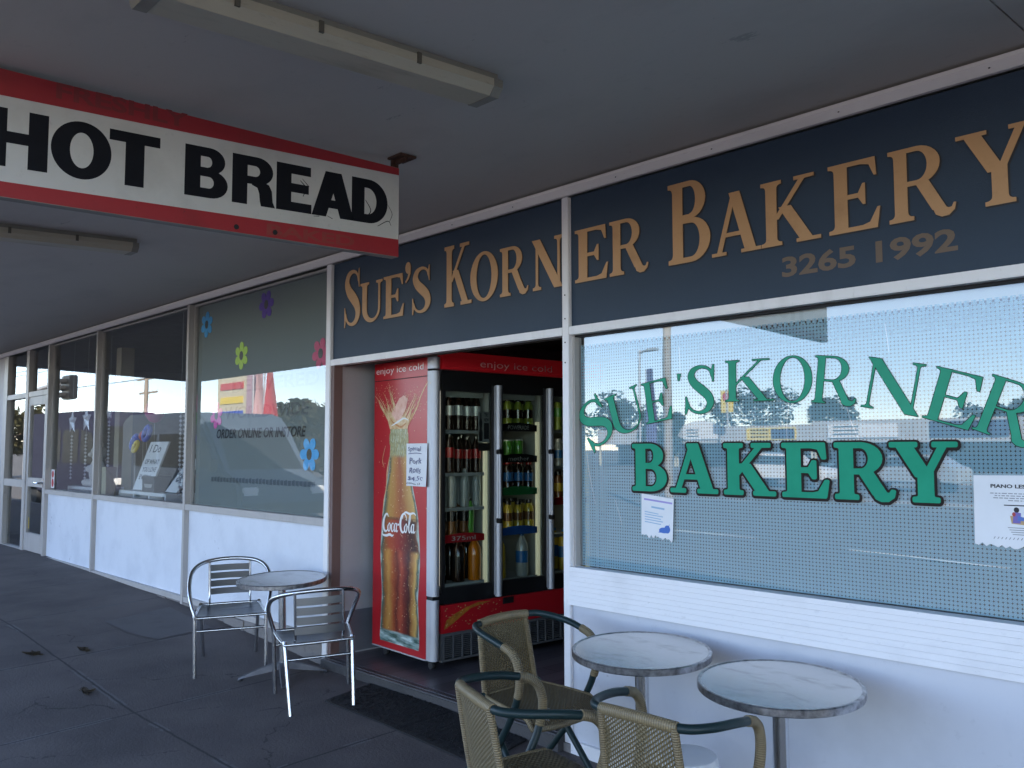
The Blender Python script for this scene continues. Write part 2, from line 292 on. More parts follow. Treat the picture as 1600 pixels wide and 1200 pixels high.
# ------------------------------------------------------------------ mesh builder, things
class MB:
    def __init__(s): s.v = []; s.f = []; s.m = []; s.uv = {}
    def add(s, vs_, fs, mi=0, xf=None):
        o = len(s.v); s.v += [tuple(xf @ Vector(p)) if xf else tuple(p) for p in vs_]
        s.f += [tuple(i+o for i in f) for f in fs]; s.m += [mi]*len(fs); return s
    def box(s, x0, x1, y0, y1, z0, z1, mi=0, xf=None):
        return s.add([(x0,y0,z0),(x1,y0,z0),(x1,y1,z0),(x0,y1,z0),(x0,y0,z1),(x1,y0,z1),(x1,y1,z1),(x0,y1,z1)],
            [(0,3,2,1),(4,5,6,7),(0,1,5,4),(1,2,6,5),(2,3,7,6),(3,0,4,7)], mi, xf)
    def tube(s, pts, r, n=10, mi=0, closed=False, uvlen=None):
        pts = [Vector(p) for p in pts]; N = len(pts); rr = r if isinstance(r, (list, tuple)) else [r]*N
        T = []
        for i in range(N):
            a = pts[(i-1) % N] if closed or i > 0 else pts[0]; b = pts[(i+1) % N] if closed or i < N-1 else pts[-1]
            T.append((b-a).normalized())
        nrm = T[0].orthogonal().normalized(); o = len(s.v); acc = 0; lens = []
        for i in range(N):
            if i: 
                q = T[i-1].rotation_difference(T[i]); nrm = (q @ nrm); acc += (pts[i]-pts[i-1]).length
            nrm = (nrm - T[i]*nrm.dot(T[i])).normalized(); bn = T[i].cross(nrm); lens.append(acc)
            for k in range(n):
                a = 2*math.pi*k/n; s.v.append(tuple(pts[i] + (nrm*math.cos(a)+bn*math.sin(a))*rr[i]))
        for i in range(N if closed else N-1):
            j = (i+1) % N
            for k in range(n):
                k2 = (k+1) % n
                if uvlen: s.uv[len(s.f)] = [(k/n, lens[i]/uvlen), ((k+1)/n, lens[i]/uvlen), ((k+1)/n, lens[j]/uvlen), (k/n, lens[j]/uvlen)]
                s.f.append((o+i*n+k, o+i*n+k2, o+j*n+k2, o+j*n+k)); s.m.append(mi)
        if not closed:
            s.f.append(tuple(o+k for k in reversed(range(n)))); s.m.append(mi)
            s.f.append(tuple(o+(N-1)*n+k for k in range(n))); s.m.append(mi)
        return s
    def lathe(s, prof, c=(0,0,0), n=32, mi=0, xf=None):
        o = len(s.v); mis = mi if isinstance(mi, list) else [mi]*(len(prof)-1)
        for (r, z) in prof:
            for k in range(n):
                a = 2*math.pi*k/n; p = Vector((c[0]+r*math.cos(a), c[1]+r*math.sin(a), c[2]+z)); s.v.append(tuple(xf @ p) if xf else tuple(p))
        for i in range(len(prof)-1):
            for k in range(n):
                k2 = (k+1) % n; s.f.append((o+i*n+k, o+i*n+k2, o+(i+1)*n+k2, o+(i+1)*n+k)); s.m.append(mis[i])
        if prof[0][0] > 1e-6: s.f.append(tuple(o+k for k in reversed(range(n)))); s.m.append(mis[0])
        if prof[-1][0] > 1e-6: s.f.append(tuple(o+(len(prof)-1)*n+k for k in range(n))); s.m.append(mis[-1])
        return s
    def grid(s, fn, nu, nv, mi=0, uv=True):
        o = len(s.v)
        for j in range(nv+1):
            for i in range(nu+1): s.v.append(tuple(fn(i/nu, j/nv)))
        for j in range(nv):
            for i in range(nu):
                a = o+j*(nu+1)+i
                if uv: s.uv[len(s.f)] = [(i/nu, j/nv), ((i+1)/nu, j/nv), ((i+1)/nu, (j+1)/nv), (i/nu, (j+1)/nv)]
                s.f.append((a, a+1, a+nu+2, a+nu+1)); s.m.append(mi)
        return s
    def prism(s, poly, fn, d0, d1, mi=0):
        """poly: 2D outline; fn(u, v, d) -> 3D; solid between depths d0 and d1"""
        n = len(poly); o = len(s.v)
        s.v += [tuple(fn(u, v, d0)) for u, v in poly] + [tuple(fn(u, v, d1)) for u, v in poly]
        s.f += [tuple(o+i for i in reversed(range(n))), tuple(o+n+i for i in range(n))]; s.m += [mi, mi]
        for i in range(n): s.f.append((o+i, o+(i+1) % n, o+n+(i+1) % n, o+n+i)); s.m.append(mi)
        return s
    def build(s, name, mats, parent=None, world=True, smooth=None, bevel=0, loc=None):
        me = bpy.data.meshes.new(name); off = Vector((0,0,0))
        if parent is not None and world: off = ABS[parent]
        elif loc is not None: off = Vector(loc)
        me.from_pydata([tuple(Vector(p)-off) for p in s.v] if (world and off.length) else s.v, [], s.f)
        for m in (mats if isinstance(mats, (list, tuple)) else [mats]): me.materials.append(m)
        me.polygons.foreach_set('material_index', s.m)
        if s.uv:
            ul = me.uv_layers.new(name='UVMap')
            for p in me.polygons:
                q = s.uv.get(p.index)
                if q:
                    for li, c in zip(p.loop_indices, q): ul.data[li].uv = c
        if not s.uv:
            bm = bmesh.new(); bm.from_mesh(me); bmesh.ops.recalc_face_normals(bm, faces=bm.faces)
            if bevel:
                ed = [e for e in bm.edges if len(e.link_faces) == 2 and e.calc_face_angle(0) > R(50)]
                bmesh.ops.bevel(bm, geom=ed, offset=bevel, segments=2, affect='EDGES', clamp_overlap=True)
            bm.to_mesh(me); bm.free()
        if smooth or bevel:
            me.polygons.foreach_set('use_smooth', [True]*len(me.polygons)); me.set_sharp_from_angle(angle=R(smooth or 40))
        ob = bpy.data.objects.new(name, me); COL.objects.link(ob)
        if parent is not None: ob.parent = parent
        ABS[ob] = off
        if loc is not None and parent is None: ob.location = loc
        return ob
ABS = {}
def tag(o, label=None, cat=None, group=None, kind=None):
    if label: o['label'] = label
    if cat: o['category'] = cat
    if group: o['group'] = group
    if kind: o['kind'] = kind
    return o
def thing(name, label, cat, loc=(0,0,0), group=None):
    o = bpy.data.objects.new(name, None); COL.objects.link(o); o.location = loc; o.empty_display_size = .1; ABS[o] = Vector(loc)
    return tag(o, label, cat, group)
def clone(root, label=None, group=None):
    r = root.copy(); COL.objects.link(r)
    for ch in list(root.children):
        c = ch.copy(); COL.objects.link(c); c.parent = r
        for g in list(ch.children):
            d = g.copy(); COL.objects.link(d); d.parent = c
    if label: r['label'] = label
    if group: r['group'] = group
    return r
XS = [-60, -30, -9.2, -7.43, -4.9, -2.43, -1, 14]; GS = [.25, .2, .147, .127, .08, -.05, -.045, -.459]
def gx(x): return float(np.interp(x, XS, GS))
def G(x, y): return gx(x) + .042*y
def stand(o, x, y, heading, dz=0.0, tilt=True):
    sx = (gx(x+.25)-gx(x-.25))/.5; n = Vector((-sx, -.042, 1)).normalized() if tilt else Vector((0,0,1))
    f = Vector((math.cos(R(heading)), math.sin(R(heading)), 0)); f = (f - n*f.dot(n)).normalized(); l = n.cross(f)
    o.matrix_world = Matrix(((f.x, l.x, n.x, x), (f.y, l.y, n.y, y), (f.z, l.z, n.z, G(x, y)+dz), (0,0,0,1)))
def crv(pts, n=8, closed=False):
    """Catmull-Rom through points of any dimension"""
    P = [np.array(p, float) for p in pts]; out = []; N = len(P)
    for i in range(N if closed else N-1):
        p1, p2 = P[i], P[(i+1) % N]
        p0 = P[(i-1) % N] if (closed or i > 0) else 2*p1-p2
        p3 = P[(i+2) % N] if (closed or i < N-2) else 2*p2-p1
        for k in range(n):
            t = k/n; out.append(.5*((2*p1)+(-p0+p2)*t+(2*p0-5*p1+4*p2-p3)*t*t+(-p0+3*p1-3*p2+p3)*t**3))
    if not closed: out.append(P[-1])
    return [tuple(q) for q in out]

# ------------------------------------------------------------------ lettering
def arc(cx, cy, rx, ry, a0, a1, n=14): return [(cx+rx*math.cos(R(a0+(a1-a0)*i/n)), cy+ry*math.sin(R(a0+(a1-a0)*i/n))) for i in range(n+1)]
def rect(x0, y0, x1, y1): return [(x0,y0),(x1,y0),(x1,y1),(x0,y1)]
def area(p): return sum(p[i][0]*p[(i+1) % len(p)][1]-p[(i+1) % len(p)][0]*p[i][1] for i in range(len(p)))/2
def ribbon(pts, n=6):
    P = crv(pts, n); l, r = [], []
    for i, (x, y, w_) in enumerate(P):
        a, b = P[max(0, i-1)], P[min(len(P)-1, i+1)]; dx, dy = b[0]-a[0], b[1]-a[1]; q = math.hypot(dx, dy) or 1
        l.append((x-dy/q*w_/2, y+dx/q*w_/2)); r.append((x+dy/q*w_/2, y-dx/q*w_/2))
    out = []
    for i in range(len(P)-1): out.append([r[i], r[i+1], l[i+1], l[i]])
    return out
def quadc(a, c, b, n=4): return [((1-t)**2*a[0]+2*t*(1-t)*c[0]+t*t*b[0], (1-t)**2*a[1]+2*t*(1-t)*c[1]+t*t*b[1]) for t in [i/n for i in range(1, n)]]
def vstem(x0, x1, y0, y1, fl, fr, hl, hr, k, b=.07):
    p = [(x0-fl, y0), (x1+fr, y0)]
    if fr: p += [(x1+fr, y0+k)] + quadc((x1+fr, y0+k), (x1, y0+k), (x1, y0+k+b)) + [(x1, y0+k+b)]
    if hr: p += [(x1, y1-k-b)] + quadc((x1, y1-k-b), (x1, y1-k), (x1+hr, y1-k)) + [(x1+hr, y1-k)]
    p += [(x1+hr, y1), (x0-hl, y1)]
    if hl: p += [(x0-hl, y1-k)] + quadc((x0-hl, y1-k), (x0, y1-k), (x0, y1-k-b)) + [(x0, y1-k-b)]
    if fl: p += [(x0, y0+k+b)] + quadc((x0, y0+k+b), (x0, y0+k), (x0-fl, y0+k)) + [(x0-fl, y0+k)]
    return p
def diag(xa, ya, xb, yb, w_): return [(xa-w_/2, ya), (xa+w_/2, ya), (xb+w_/2, yb), (xb-w_/2, yb)]
def serif(ch, S=.17, T=.05, k=.035, s=.08):
    if ch == 'E': return [vstem(0, S, 0, 1, s, 0, s, 0, k), [(0,0),(.60,0),(.64,.29),(.605,.29),(.50,T+.03),(.40,T),(0,T)], [(0,1),(0,1-T),(.38,1-T),(.50,.97-T),(.565,.74),(.60,.74),(.585,1)],
        [(S*.8,.5-T/2),(.34,.5-T/2),(.405,.36),(.44,.36),(.44,.66),(.405,.66),(.34,.5+T/2),(S*.8,.5+T/2)]]
    if ch == 'K': return [vstem(0, S, 0, 1, s, s, s, s, k), diag(S*.9,.40,.64,.97,T*1.5), rect(.49,1-k,.83,1), diag(.70,.02,.33,.58,S*1.12), rect(.52,0,.92,k)]
    if ch == 'O':
        c = .43; i = c-S*1.02
        return [arc(c,.5,c,.515,-90,90,22)+arc(c,.5,i,.515-T,90,-90,22), arc(c,.5,c,.515,90,270,22)+arc(c,.5,i,.515-T,270,90,22)]
    if ch == 'R': return [vstem(0, S, 0, 1, s, s, s, 0, k), [(S*.5,1),(.33,1)]+arc(.33,.735,.33,.265,88,-90)+[(S*.5,.47),(S*.5,.47+T),(.33,.47+T)]+arc(.33,.735,.33-S*.95,.265-T,-90,90)+[(S*.5,1-T)],
        diag(.635,.09,.40,.50,S*1.05), [(.545,.10),(.58,.02),(.66,-.02),(.76,-.015),(.84,.05),(.86,.14),(.83,.145),(.80,.09),(.76,.085),(.73,.10)]]
    if ch == 'B': return [vstem(0, S, 0, 1, s, 0, s, 0, k), [(S*.5,1),(.32,1)]+arc(.32,.765,.29,.235,88,-90)+[(S*.5,.53),(S*.5,.53+T*.9),(.32,.53+T*.9)]+arc(.32,.765,.29-S*.95,.235-T,-90,90)+[(S*.5,1-T)],
        [(S*.5,.545),(.34,.545)]+arc(.34,.2725,.35,.2725,88,-90)+[(S*.5,0),(S*.5,T),(.34,T)]+arc(.34,.2725,.35-S,.2725-T,-90,90)+[(S*.5,.545-T*.9)]]
    if ch == 'A': return [diag(.09,0,.42,1,T*1.5), diag(.745,0,.425,1,S*1.15), rect(.19,.29,.63,.29+T), rect(-.05,0,.25,k), rect(.55,0,.94,k)]
    if ch == 'N': return [vstem(.09,.09+T*1.1,0,1,s,s,s*.6,0,k), diag(.745,0,.10,1,S*1.25), vstem(.72,.72+T*1.1,0,1,0,0,s,s,k)]
    if ch == 'Y': return [diag(.42,.44,.12,1,S*1.12), diag(.47,.44,.73,1,T*1.6), vstem(.36,.36+S,0,.50,s,s,0,0,k), rect(-.06,1-k,.32,1), rect(.58,1-k,.90,1)]
    if ch == 'U': return [vstem(0, S, .3, 1, 0, 0, s, s, k), vstem(.66,.66+T*1.2,.3,1,0,0,s,s,k), arc((.66+T*1.2)/2,.33,(.66+T*1.2)/2,.345,180,360,18)+arc((S+.66)/2,.33,(.66-S)/2,.345-T*1.4,360,180,18)]
    if ch == 'S':
        q = S/.18
        return ribbon([(.565,.80,.05*q),(.53,.90,.05*q),(.44,.97,.055*q),(.31,.985,.07*q),(.17,.92,.12*q),(.12,.78,.165*q),(.20,.63,.195*q),(.36,.50,.21*q),(.50,.37,.195*q),(.55,.22,.165*q),(.48,.075,.11*q),(.33,.015,.06*q),(.19,.04,.05*q),(.10,.12,.05*q),(.06,.22,.05*q)]) + [[(.585,.68),(.605,.68),(.60,1.03),(.575,1.03),(.545,.90),(.55,.80)], [(.015,.34),(.035,.34),(.075,.22),(.08,.10),(.04,-.03),(.015,-.03)]]
    if ch == "'": return [arc(.12,.88,.11,.11,0,350,16), [(.23,.88),(.22,.76),(.14,.66),(.03,.60),(.015,.63),(.10,.70),(.14,.78),(.10,.84)]]
    if ch == '`': return [[(.02,1),(.17,1),(.12,.62),(.07,.62)]]
    return []
def sans(ch, S=.30):
    T = .20
    if ch == 'H': return [rect(0,0,S,1), rect(.62,0,.62+S,1), rect(S*.5,.41,.7,.41+T)]
    if ch == 'O': return [arc(.5,.5,.5,.52,-90,90,24)+arc(.5,.5,.5-S*1.02,.52-T,90,-90,24), arc(.5,.5,.5,.52,90,270,24)+arc(.5,.5,.5-S*1.02,.52-T,270,90,24)]
    if ch == 'T': return [rect(.40-S/2,0,.40+S/2,1), rect(0,.80,.80,1)]
    if ch == 'E': return [rect(0,0,S,1), rect(S*.5,0,.72,.2), rect(S*.5,.8,.70,1), rect(S*.5,.41,.66,.60)]
    if ch == 'B': return [rect(0,0,S,1), [(S*.5,1),(.48,1)]+arc(.48,.74,.30,.26,90,-90)+[(S*.5,.48),(S*.5,.60),(.44,.60)]+arc(.44,.71,.08,.105,-90,90)+[(S*.5,.815)], [(S*.5,.56),(.50,.56)]+arc(.50,.28,.34,.28,90,-90)+[(S*.5,0),(S*.5,.19),(.46,.19)]+arc(.46,.305,.10,.115,-90,90)+[(S*.5,.42)]]
    if ch == 'R': return [rect(0,0,S,1), [(S*.5,1),(.50,1)]+arc(.50,.715,.32,.285,90,-90)+[(S*.5,.43),(S*.5,.59),(.45,.59)]+arc(.45,.70,.10,.11,-90,90)+[(S*.5,.81)], [(.34,.50),(.58,.53),(.74,.46),(.80,.34),(.82,.12),(.87,0),(.58,0),(.555,.10),(.54,.26),(.50,.37),(.40,.41)]]
    if ch == 'A': return [diag(.15,0,.43,1,.30), diag(.75,0,.47,1,.30), rect(.2,.20,.7,.38)]
    if ch == 'D': return [rect(0,0,S,1), [(S*.5,1),(.40,1)]+arc(.40,.5,.46,.5,90,-90,22)+[(S*.5,0),(S*.5,.2),(.37,.2)]+arc(.37,.5,.215,.3,-90,90,22)+[(S*.5,.8)]]
    return []
def grow(p, e, rnd_=True):
    """offset an outline outwards by e, rounding outer corners"""
    if area(p) < 0: p = p[::-1]
    q = [p[i] for i in range(len(p)) if math.hypot(p[i][0]-p[i-1][0], p[i][1]-p[i-1][1]) > 1e-5]; n = len(q); out = []
    for i in range(n):
        a, b, c = q[i-1], q[i], q[(i+1) % n]
        d1 = Vector((b[0]-a[0], b[1]-a[1])).normalized(); d2 = Vector((c[0]-b[0], c[1]-b[1])).normalized()
        n1 = Vector((d1.y, -d1.x)); n2 = Vector((d2.y, -d2.x)); cr = d1.x*d2.y-d1.y*d2.x
        if cr > .15:
            a1 = math.atan2(n1.y, n1.x); a2 = math.atan2(n2.y, n2.x)
            if a2 < a1: a2 += 2*math.pi
            m = max(2, int((a2-a1)/.4)+1)
            out += [(b[0]+e*math.cos(a1+(a2-a1)*k/m), b[1]+e*math.sin(a1+(a2-a1)*k/m)) for k in range(m+1)]
        else:
            h = n1+n2; h = h/max(.35, h.length_squared/2) ; out.append((b[0]+h.x*e*.5*2/2 if False else b[0]+h.x*e, b[1]+h.y*e))
    return out
def union(polys):
    vs_, fs = [], []
    for p in polys:
        if area(p) < 0: p = p[::-1]
        q = [p[i] for i in range(len(p)) if math.hypot(p[i][0]-p[i-1][0], p[i][1]-p[i-1][1]) > 1e-6]
        o = len(vs_); vs_ += [Vector(c) for c in q]; fs.append(list(range(o, o+len(q))))
    r = geometry.delaunay_2d_cdt(vs_, [], fs, 0, 1e-6, True)
    return [tuple(v) for v in r[0]], [tuple(f) for f, o in zip(r[2], r[5]) if o]
def bbox(polys):
    xs = [x for p in polys for x, y in p]; ys = [y for p in polys for x, y in p]; return min(xs), max(xs), min(ys), max(ys)
def fit(polys, x0, x1, z0, z1):
    a, b, _, _ = bbox(polys); return [[(x0+(x-a)/(b-a)*(x1-x0), z0+y*(z1-z0)) for x, y in p] for p in polys]
def sheet(mb, geo, fn, d, thick=0, mi=0):
    """flat lettering (verts2d, faces) put on a surface; with thickness it also gets edge walls"""
    v, f = geo; mb.add([fn(x, y, d) for x, y in v], f, mi)
    if thick:
        cnt = {}
        for t in f:
            for i in range(len(t)):
                e = (t[i], t[(i+1) % len(t)]); cnt[e] = 1
        for (a, b) in list(cnt):
            if (b, a) not in cnt:
                mb.add([fn(*v[a], d), fn(*v[b], d), fn(*v[b], d-thick), fn(*v[a], d-thick)], [(0,1,2,3)], mi)
    return mb
_tc = {}
def text(s, size=1, bold=0, shear=0, space=1):
    key = (s, bold, shear, space)
    if key not in _tc:
        c = bpy.data.curves.new('text', 'FONT'); c.body = s; c.size = 1; c.offset = bold; c.shear = shear; c.space_character = space; c.resolution_u = 3
        o = bpy.data.objects.new('text', c); COL.objects.link(o); bpy.context.view_layer.update()
        e = o.evaluated_get(bpy.context.evaluated_depsgraph_get()); me = e.to_mesh()
        _tc[key] = ([(v.co.x, v.co.y) for v in me.vertices], [tuple(p.vertices) for p in me.polygons]); e.to_mesh_clear()
        bpy.data.objects.remove(o); bpy.data.curves.remove(c)
    v, f = _tc[key]; return [(x*size, y*size) for x, y in v], f
def textfit(s, x0, x1, y0, y1, **k):
    v, f = text(s, 1, **k); xs = [p[0] for p in v]; ys = [p[1] for p in v]; a, b, c, d = min(xs), max(xs), min(ys), max(ys)
    return [(x0+(x-a)/(b-a)*(x1-x0), y0+(y-c)/(d-c)*(y1-y0)) for x, y in v], f
def face_y(y): return lambda u, v, d: (u, y-d, v)         # lettering on a plane that faces the street

# ================================================================== GROUND
gxs = [-60,-40,-30,-20,-13,-11] + [-10+.25*i for i in range(44)] + [1.5,3,5,8,12,14]
mb = MB(); ys = [-3.75,-3.2,-2.6,-2,-1.4,-.9,-.5,-.2,.0,.3]
mb.grid(lambda u, v: (gxs[min(int(round(u*(len(gxs)-1))), len(gxs)-1)], ys[int(round(v*(len(ys)-1)))], G(gxs[int(round(u*(len(gxs)-1)))], ys[int(round(v*(len(ys)-1)))])), len(gxs)-1, len(ys)-1, uv=False)
tag(mb.build('footpath', M['path'], smooth=30), kind='structure')
mb = MB()
for a, b in zip(gxs[:-1], gxs[1:]):
    za, zb = G(a, -3.75), G(b, -3.75)
    mb.add([(a,-3.75,za+.002),(b,-3.75,zb+.002),(b,-3.9,zb-.004),(a,-3.9,za-.004),(a,-3.93,za-.16),(b,-3.93,zb-.16)], [(0,1,2,3),(3,2,5,4)])
tag(mb.build('kerb', M['kerb'], smooth=30), kind='structure')
def rz(x): return min(max(gx(x), -.46), .25)-.30
rxs = [-900,-300,-60,-30,-9.2,-7.4,-4.9,-2.4,-1,3,8,14,60,300,900]; rys = [-900,-300,-120,-60,-30,-14,-8,-3.92]
mb = MB(); mb.grid(lambda u, v: (rxs[int(round(u*14))], rys[int(round(v*7))], rz(rxs[int(round(u*14))])), 14, 7, uv=False)
tag(mb.build('road', M['asphalt'], smooth=30), kind='structure')
mb = MB()
for i in range(30):
    x = -70+i*4.4; mb.add([(x,-11.5,rz(x)+.006),(x+2.6,-11.5,rz(x+2.6)+.006),(x+2.6,-11.38,rz(x+2.6)+.006),(x,-11.38,rz(x)+.006)], [(0,1,2,3)])
for yy in (-21.5, -36):
    for i in range(16):
        x = -90+i*7; mb.add([(x,yy,rz(x)+.006),(x+7,yy,rz(x+7)+.006),(x+7,yy+.15,rz(x+7)+.006),(x,yy+.15,rz(x)+.006)], [(0,1,2,3)])
tag(mb.build('road_marking', M['line']), kind='structure')
mb = MB(); mb.box(-90,14,-25,-23.6,-.9,-.15); mb.box(-90,14,-41,-39,-.9,-.12)
tag(mb.build('traffic_island', M['kerb'], bevel=.03), kind='structure')
# patch of newer concrete, flush with the path
mb = MB(); P = [(-4.70,-.74),(-4.83,-.13),(-3.9,-.15),(-3.86,-.62),(-4.2,-.72)]
mb.add([(x, y, G(x, y)+.004) for x, y in P], [tuple(range(5))]); tag(mb.build('footpath_patch', M['patch']), kind='structure')

# ================================================================== BAKERY SHOPFRONT
bk = thing('bakery_shopfront', 'bakery shopfront in white and navy with lace-film window and open doorway', 'shopfront', (0,0,0))
PX = dict(main=0, b1=-2.42, b2=-4.915, b3=-7.43, b4=-9.27)
def post(x, z0, z1, m, parent, w_=.048, y0=0.0, d=.075):
    return MB().box(x, x+w_, y0, y0+d, z0, z1).build('post', m, parent, bevel=.003)
post(0, -.03, 2.893, M['post_white'], bk)
post(PX['b1'], -.12, 2.893, M['post_white'], bk, .062)
# screws in the main post
for z in (2.35, 2.22, 2.09, 1.98): MB().lathe([(0,.0),(.004,.0),(.004,.002),(0,.003)], n=8, xf=Matrix.Translation((.024,-.001,z)) @ Matrix.Rotation(R(90), 4, 'X')).build('screw', M['dark'], bk)
def cornice(x0, x1): 
    prof = [(.0,2.893),(-.022,2.893),(-.050,2.925),(-.050,2.941),(.0,2.948)]
    m = MB(); m.v = [(x0,y,z) for y,z in prof]+[(x1,y,z) for y,z in prof]; n = 5
    m.f = [tuple(range(n)), tuple(reversed(range(n,2*n)))]+[(i,i+n,(i+1)%n+n,(i+1)%n) for i in range(n)]; m.m = [0]*len(m.f); return m
cornice(PX['b1'], 7.0).build('cornice', M['trim'], bk)
for x in (-.9,-.35,.42,1.0,1.62,2.2,3.1): MB().lathe([(0,0),(.004,0),(.004,.002),(0,.003)], n=8, xf=Matrix.Translation((x,-.037,2.909)) @ Matrix.Rotation(R(60), 4, 'X')).build('screw', M['dark'], bk)
# lintel rail: two lengths, butted against the posts
MB().box(PX['b1']+.062, 0, .002, .07, 2.13, 2.175).build('lintel', M['post_white'], bk, bevel=.003)
MB().box(.048, 7.0, .002, .07, 2.13, 2.175).build('lintel', M['post_white'], bk, bevel=.003)
MB().box(.048, 7.0, .05, .09, 2.118, 2.13).build('window_head', M['dark'], bk)
# window: pane, lace film, blind strip behind the film, lettering
win = MB().box(.048, .064, .03, .085, .889, 2.118).build('window_frame', M['post'], bk)
gl = MB(); gl.box(.064, 7.0, .066, .071, .889, 2.118)
pane = gl.build('pane', M['glass'], win)
fm = MB(); fm.add([(.068,.078,.892),(6.9,.078,.892),(6.9,.078,2.058),(.068,.078,2.058)], [(0,1,2,3)])
# scalloped head of the lace
n = int((6.9-.068)/.027); o = len(fm.v)
for i in range(n):
    x = .068+i*.027; fm.add([(x,.078,2.058),(x+.019,.078,2.058),(x+.019,.078,2.075),(x,.078,2.075)], [(0,1,2,3)])
fm.build('lace_film', M['lace'], win)
MB().box(.07, 6.9, .10, .106, 2.072, 2.125).build('blind_headrail', M['lace_white'], bk)
# sill board of grooved weatherboard, lower wall, bottom rail, plinth
sb = MB(); zz = [.690,.716,.742,.768,.793,.817,.842,.866]
for i, z in enumerate(zz):
    sb.box(.049, 7.0, -.010, .06, z+.0007, (zz[i+1] if i < 7 else .889))
sb.build('sill_board', M['wall'], bk, bevel=.0006)
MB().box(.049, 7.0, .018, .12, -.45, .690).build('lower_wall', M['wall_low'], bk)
MB().box(.046, 7.0, -.006, .03, -.50, -.012).build('base_board', M['wall'], bk, bevel=.003)
MB().box(-.004, .05, -.008, .03, -.3, -.03).build('post_foot', M['conc'], bk)
# back building mass: party walls, rear, roof parapet (unseen, added to keep the low sun off the street front)
w1 = MB(); w1.box(-2.48,-2.33,.085,6,-.1,2.96); w1.build('entry_wall', M['entry'], bk)
w1 = MB(); w1.box(-2.345,-2.33+.006,.088,2.2,.03,.33); w1.build('wall_tile', M['tile'], bk)
MB().box(PX['b1']+.062, -2.318, .012, .084, -.1, 2.13).build('door_jamb', M['jamb'], bk)
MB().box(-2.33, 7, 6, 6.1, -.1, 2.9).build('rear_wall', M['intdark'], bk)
MB().box(7, 7.1, -.05, 6.1, -.5, 2.9).build('side_wall', M['wall'], bk); MB().box(7.1, 20, .02, 6.1, -.8, 2.98).build('sun_block_wall', M['render'], bk); MB().box(-25, -13.0, .13, 6.1, -.2, 2.97).build('sun_block_wall', M['render'], bk)  # unseen walls added past both ends to hold back the sun
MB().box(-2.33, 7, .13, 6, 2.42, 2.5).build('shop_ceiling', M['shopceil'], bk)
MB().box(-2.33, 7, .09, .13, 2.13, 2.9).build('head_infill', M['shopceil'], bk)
MB().box(.049, 7, .30, .32, .0, 2.0).build('dim_room_panel', M['intdark'], bk)  # sheet coloured dark so the lace openings look onto an unlit room
fl = MB().box(-2.332, 7, .03, 6, -.2, .018).build('shop_floor', M['vinyl']); tag(fl, kind='structure')
st = MB(); st.box(-2.36, .0, -.045, .03, -.3, .006); st.build('door_step', stained('step_concrete', (.062, .058, .058), (.03, .029, .029), .85, 8, .7, (1, 1, 1), 40, .4), bk, bevel=.004)
st = MB(); st.box(-2.34, .0, -.048, .028, .007, .016); st.box(-2.34,.0,-.02,-.005,.016,.02); st.build('door_track', M['castbase'], bk)
MB().box(-25, 20, .3, 6.1, 2.97, 3.2).build('roof', M['interior'], bk)  # run on past both ends, unseen, to shade the parked vans
MB().box(-25, 20, .02, .3, 2.99, 4.3).build('sun_block_parapet', M['render'], bk)  # unseen; added and stretched past both ends for its shade on the street

# ---- bakery window lettering
arcs = [('S', .243, 1.548, 33, .185, .245, .17), ('U', .412, 1.602, 17, .225, .215, .17), ('E', .602, 1.650, 9, .165, .205, .17), ('`', .715, 1.792, -4, .022, .085, .17), ('S', .835, 1.682, -3, .160, .225, .17),
        ('K', 1.107, 1.730, -1, .250, .188, .17), ('O', 1.320, 1.716, -2, .185, .200, .17), ('R', 1.508, 1.701, -7, .195, .200, .17), ('N', 1.742, 1.662, -12, .235, .205, .17), ('E', 1.962, 1.606, -18, .185, .205, .17), ('R', 2.150, 1.548, -22, .205, .215, .17)]
lt = MB()
for ch, cx, cz, rot, w_, h_, S_ in arcs:
    ps = serif(ch, .148, .027, .022, .072) if ch != '`' else serif('`')
    ps = fit(ps, -w_/2, w_/2, 0, h_); c, s_ = math.cos(R(rot)), math.sin(R(rot))
    T_ = lambda ps: [[(cx+x*c-y*s_, cz+x*s_+y*c) for x, y in p] for p in ps]
    sheet(lt, union(T_([grow(p, .0030) for p in ps])), face_y(.0656), .0, 0, 1)
    sheet(lt, union(T_([grow(p, .0004) for p in ps])), face_y(.0650), .0, 0, 0)
lt.build('lettering', [M['green_skywash'], M['greenedge']], win)
lt = MB()
fat = [('B', .424, .640), ('A', .660, .934), ('K', .964, 1.233), ('E', 1.262, 1.483), ('R', 1.505, 1.762), ('Y', 1.738, 2.002)]
for ch, x0, x1 in fat:
    e = .0075
    ps = fit(serif(ch, .185, .045, .034, .085), x0+e, x1-e, 1.300+e, 1.538-e)
    g1 = [grow(p, e) for p in ps]; g2 = [grow(p, e+.0100) for p in ps]
    sheet(lt, union([[(x+.0015, y-.002) for x, y in p] for p in g2]), face_y(.0656), 0, 0, 1); sheet(lt, union(g1), face_y(.0650), 0, 0, 0)
lt.build('lettering', [M['green'], M['greenedge']], win)
sm = mat('tape_residue', (.80, .84, .88), .5)
for st_ in ([(.716,2.015,.003),(.720,1.97,.004),(.722,1.885,.002)], [(1.735,2.02,.003),(1.742,1.96,.004),(1.748,1.90,.003)], [(.115,1.70,.002),(.102,1.65,.004),(.104,1.58,.002)], [(1.555,1.85,.003),(1.552,1.75,.004),(1.575,1.64,.004),(1.615,1.54,.003)], [(1.30,1.72,.003),(1.285,1.60,.004),(1.29,1.52,.003)], [(.108,1.49,.002),(.125,1.38,.004),(.165,1.22,.002)], [(.30,1.25,.002),(.33,1.17,.003),(.345,1.12,.002)]):
    sheet(MB(), union(ribbon(st_, 5)), face_y(.0745), 0).build('tape_streak', sm, win)

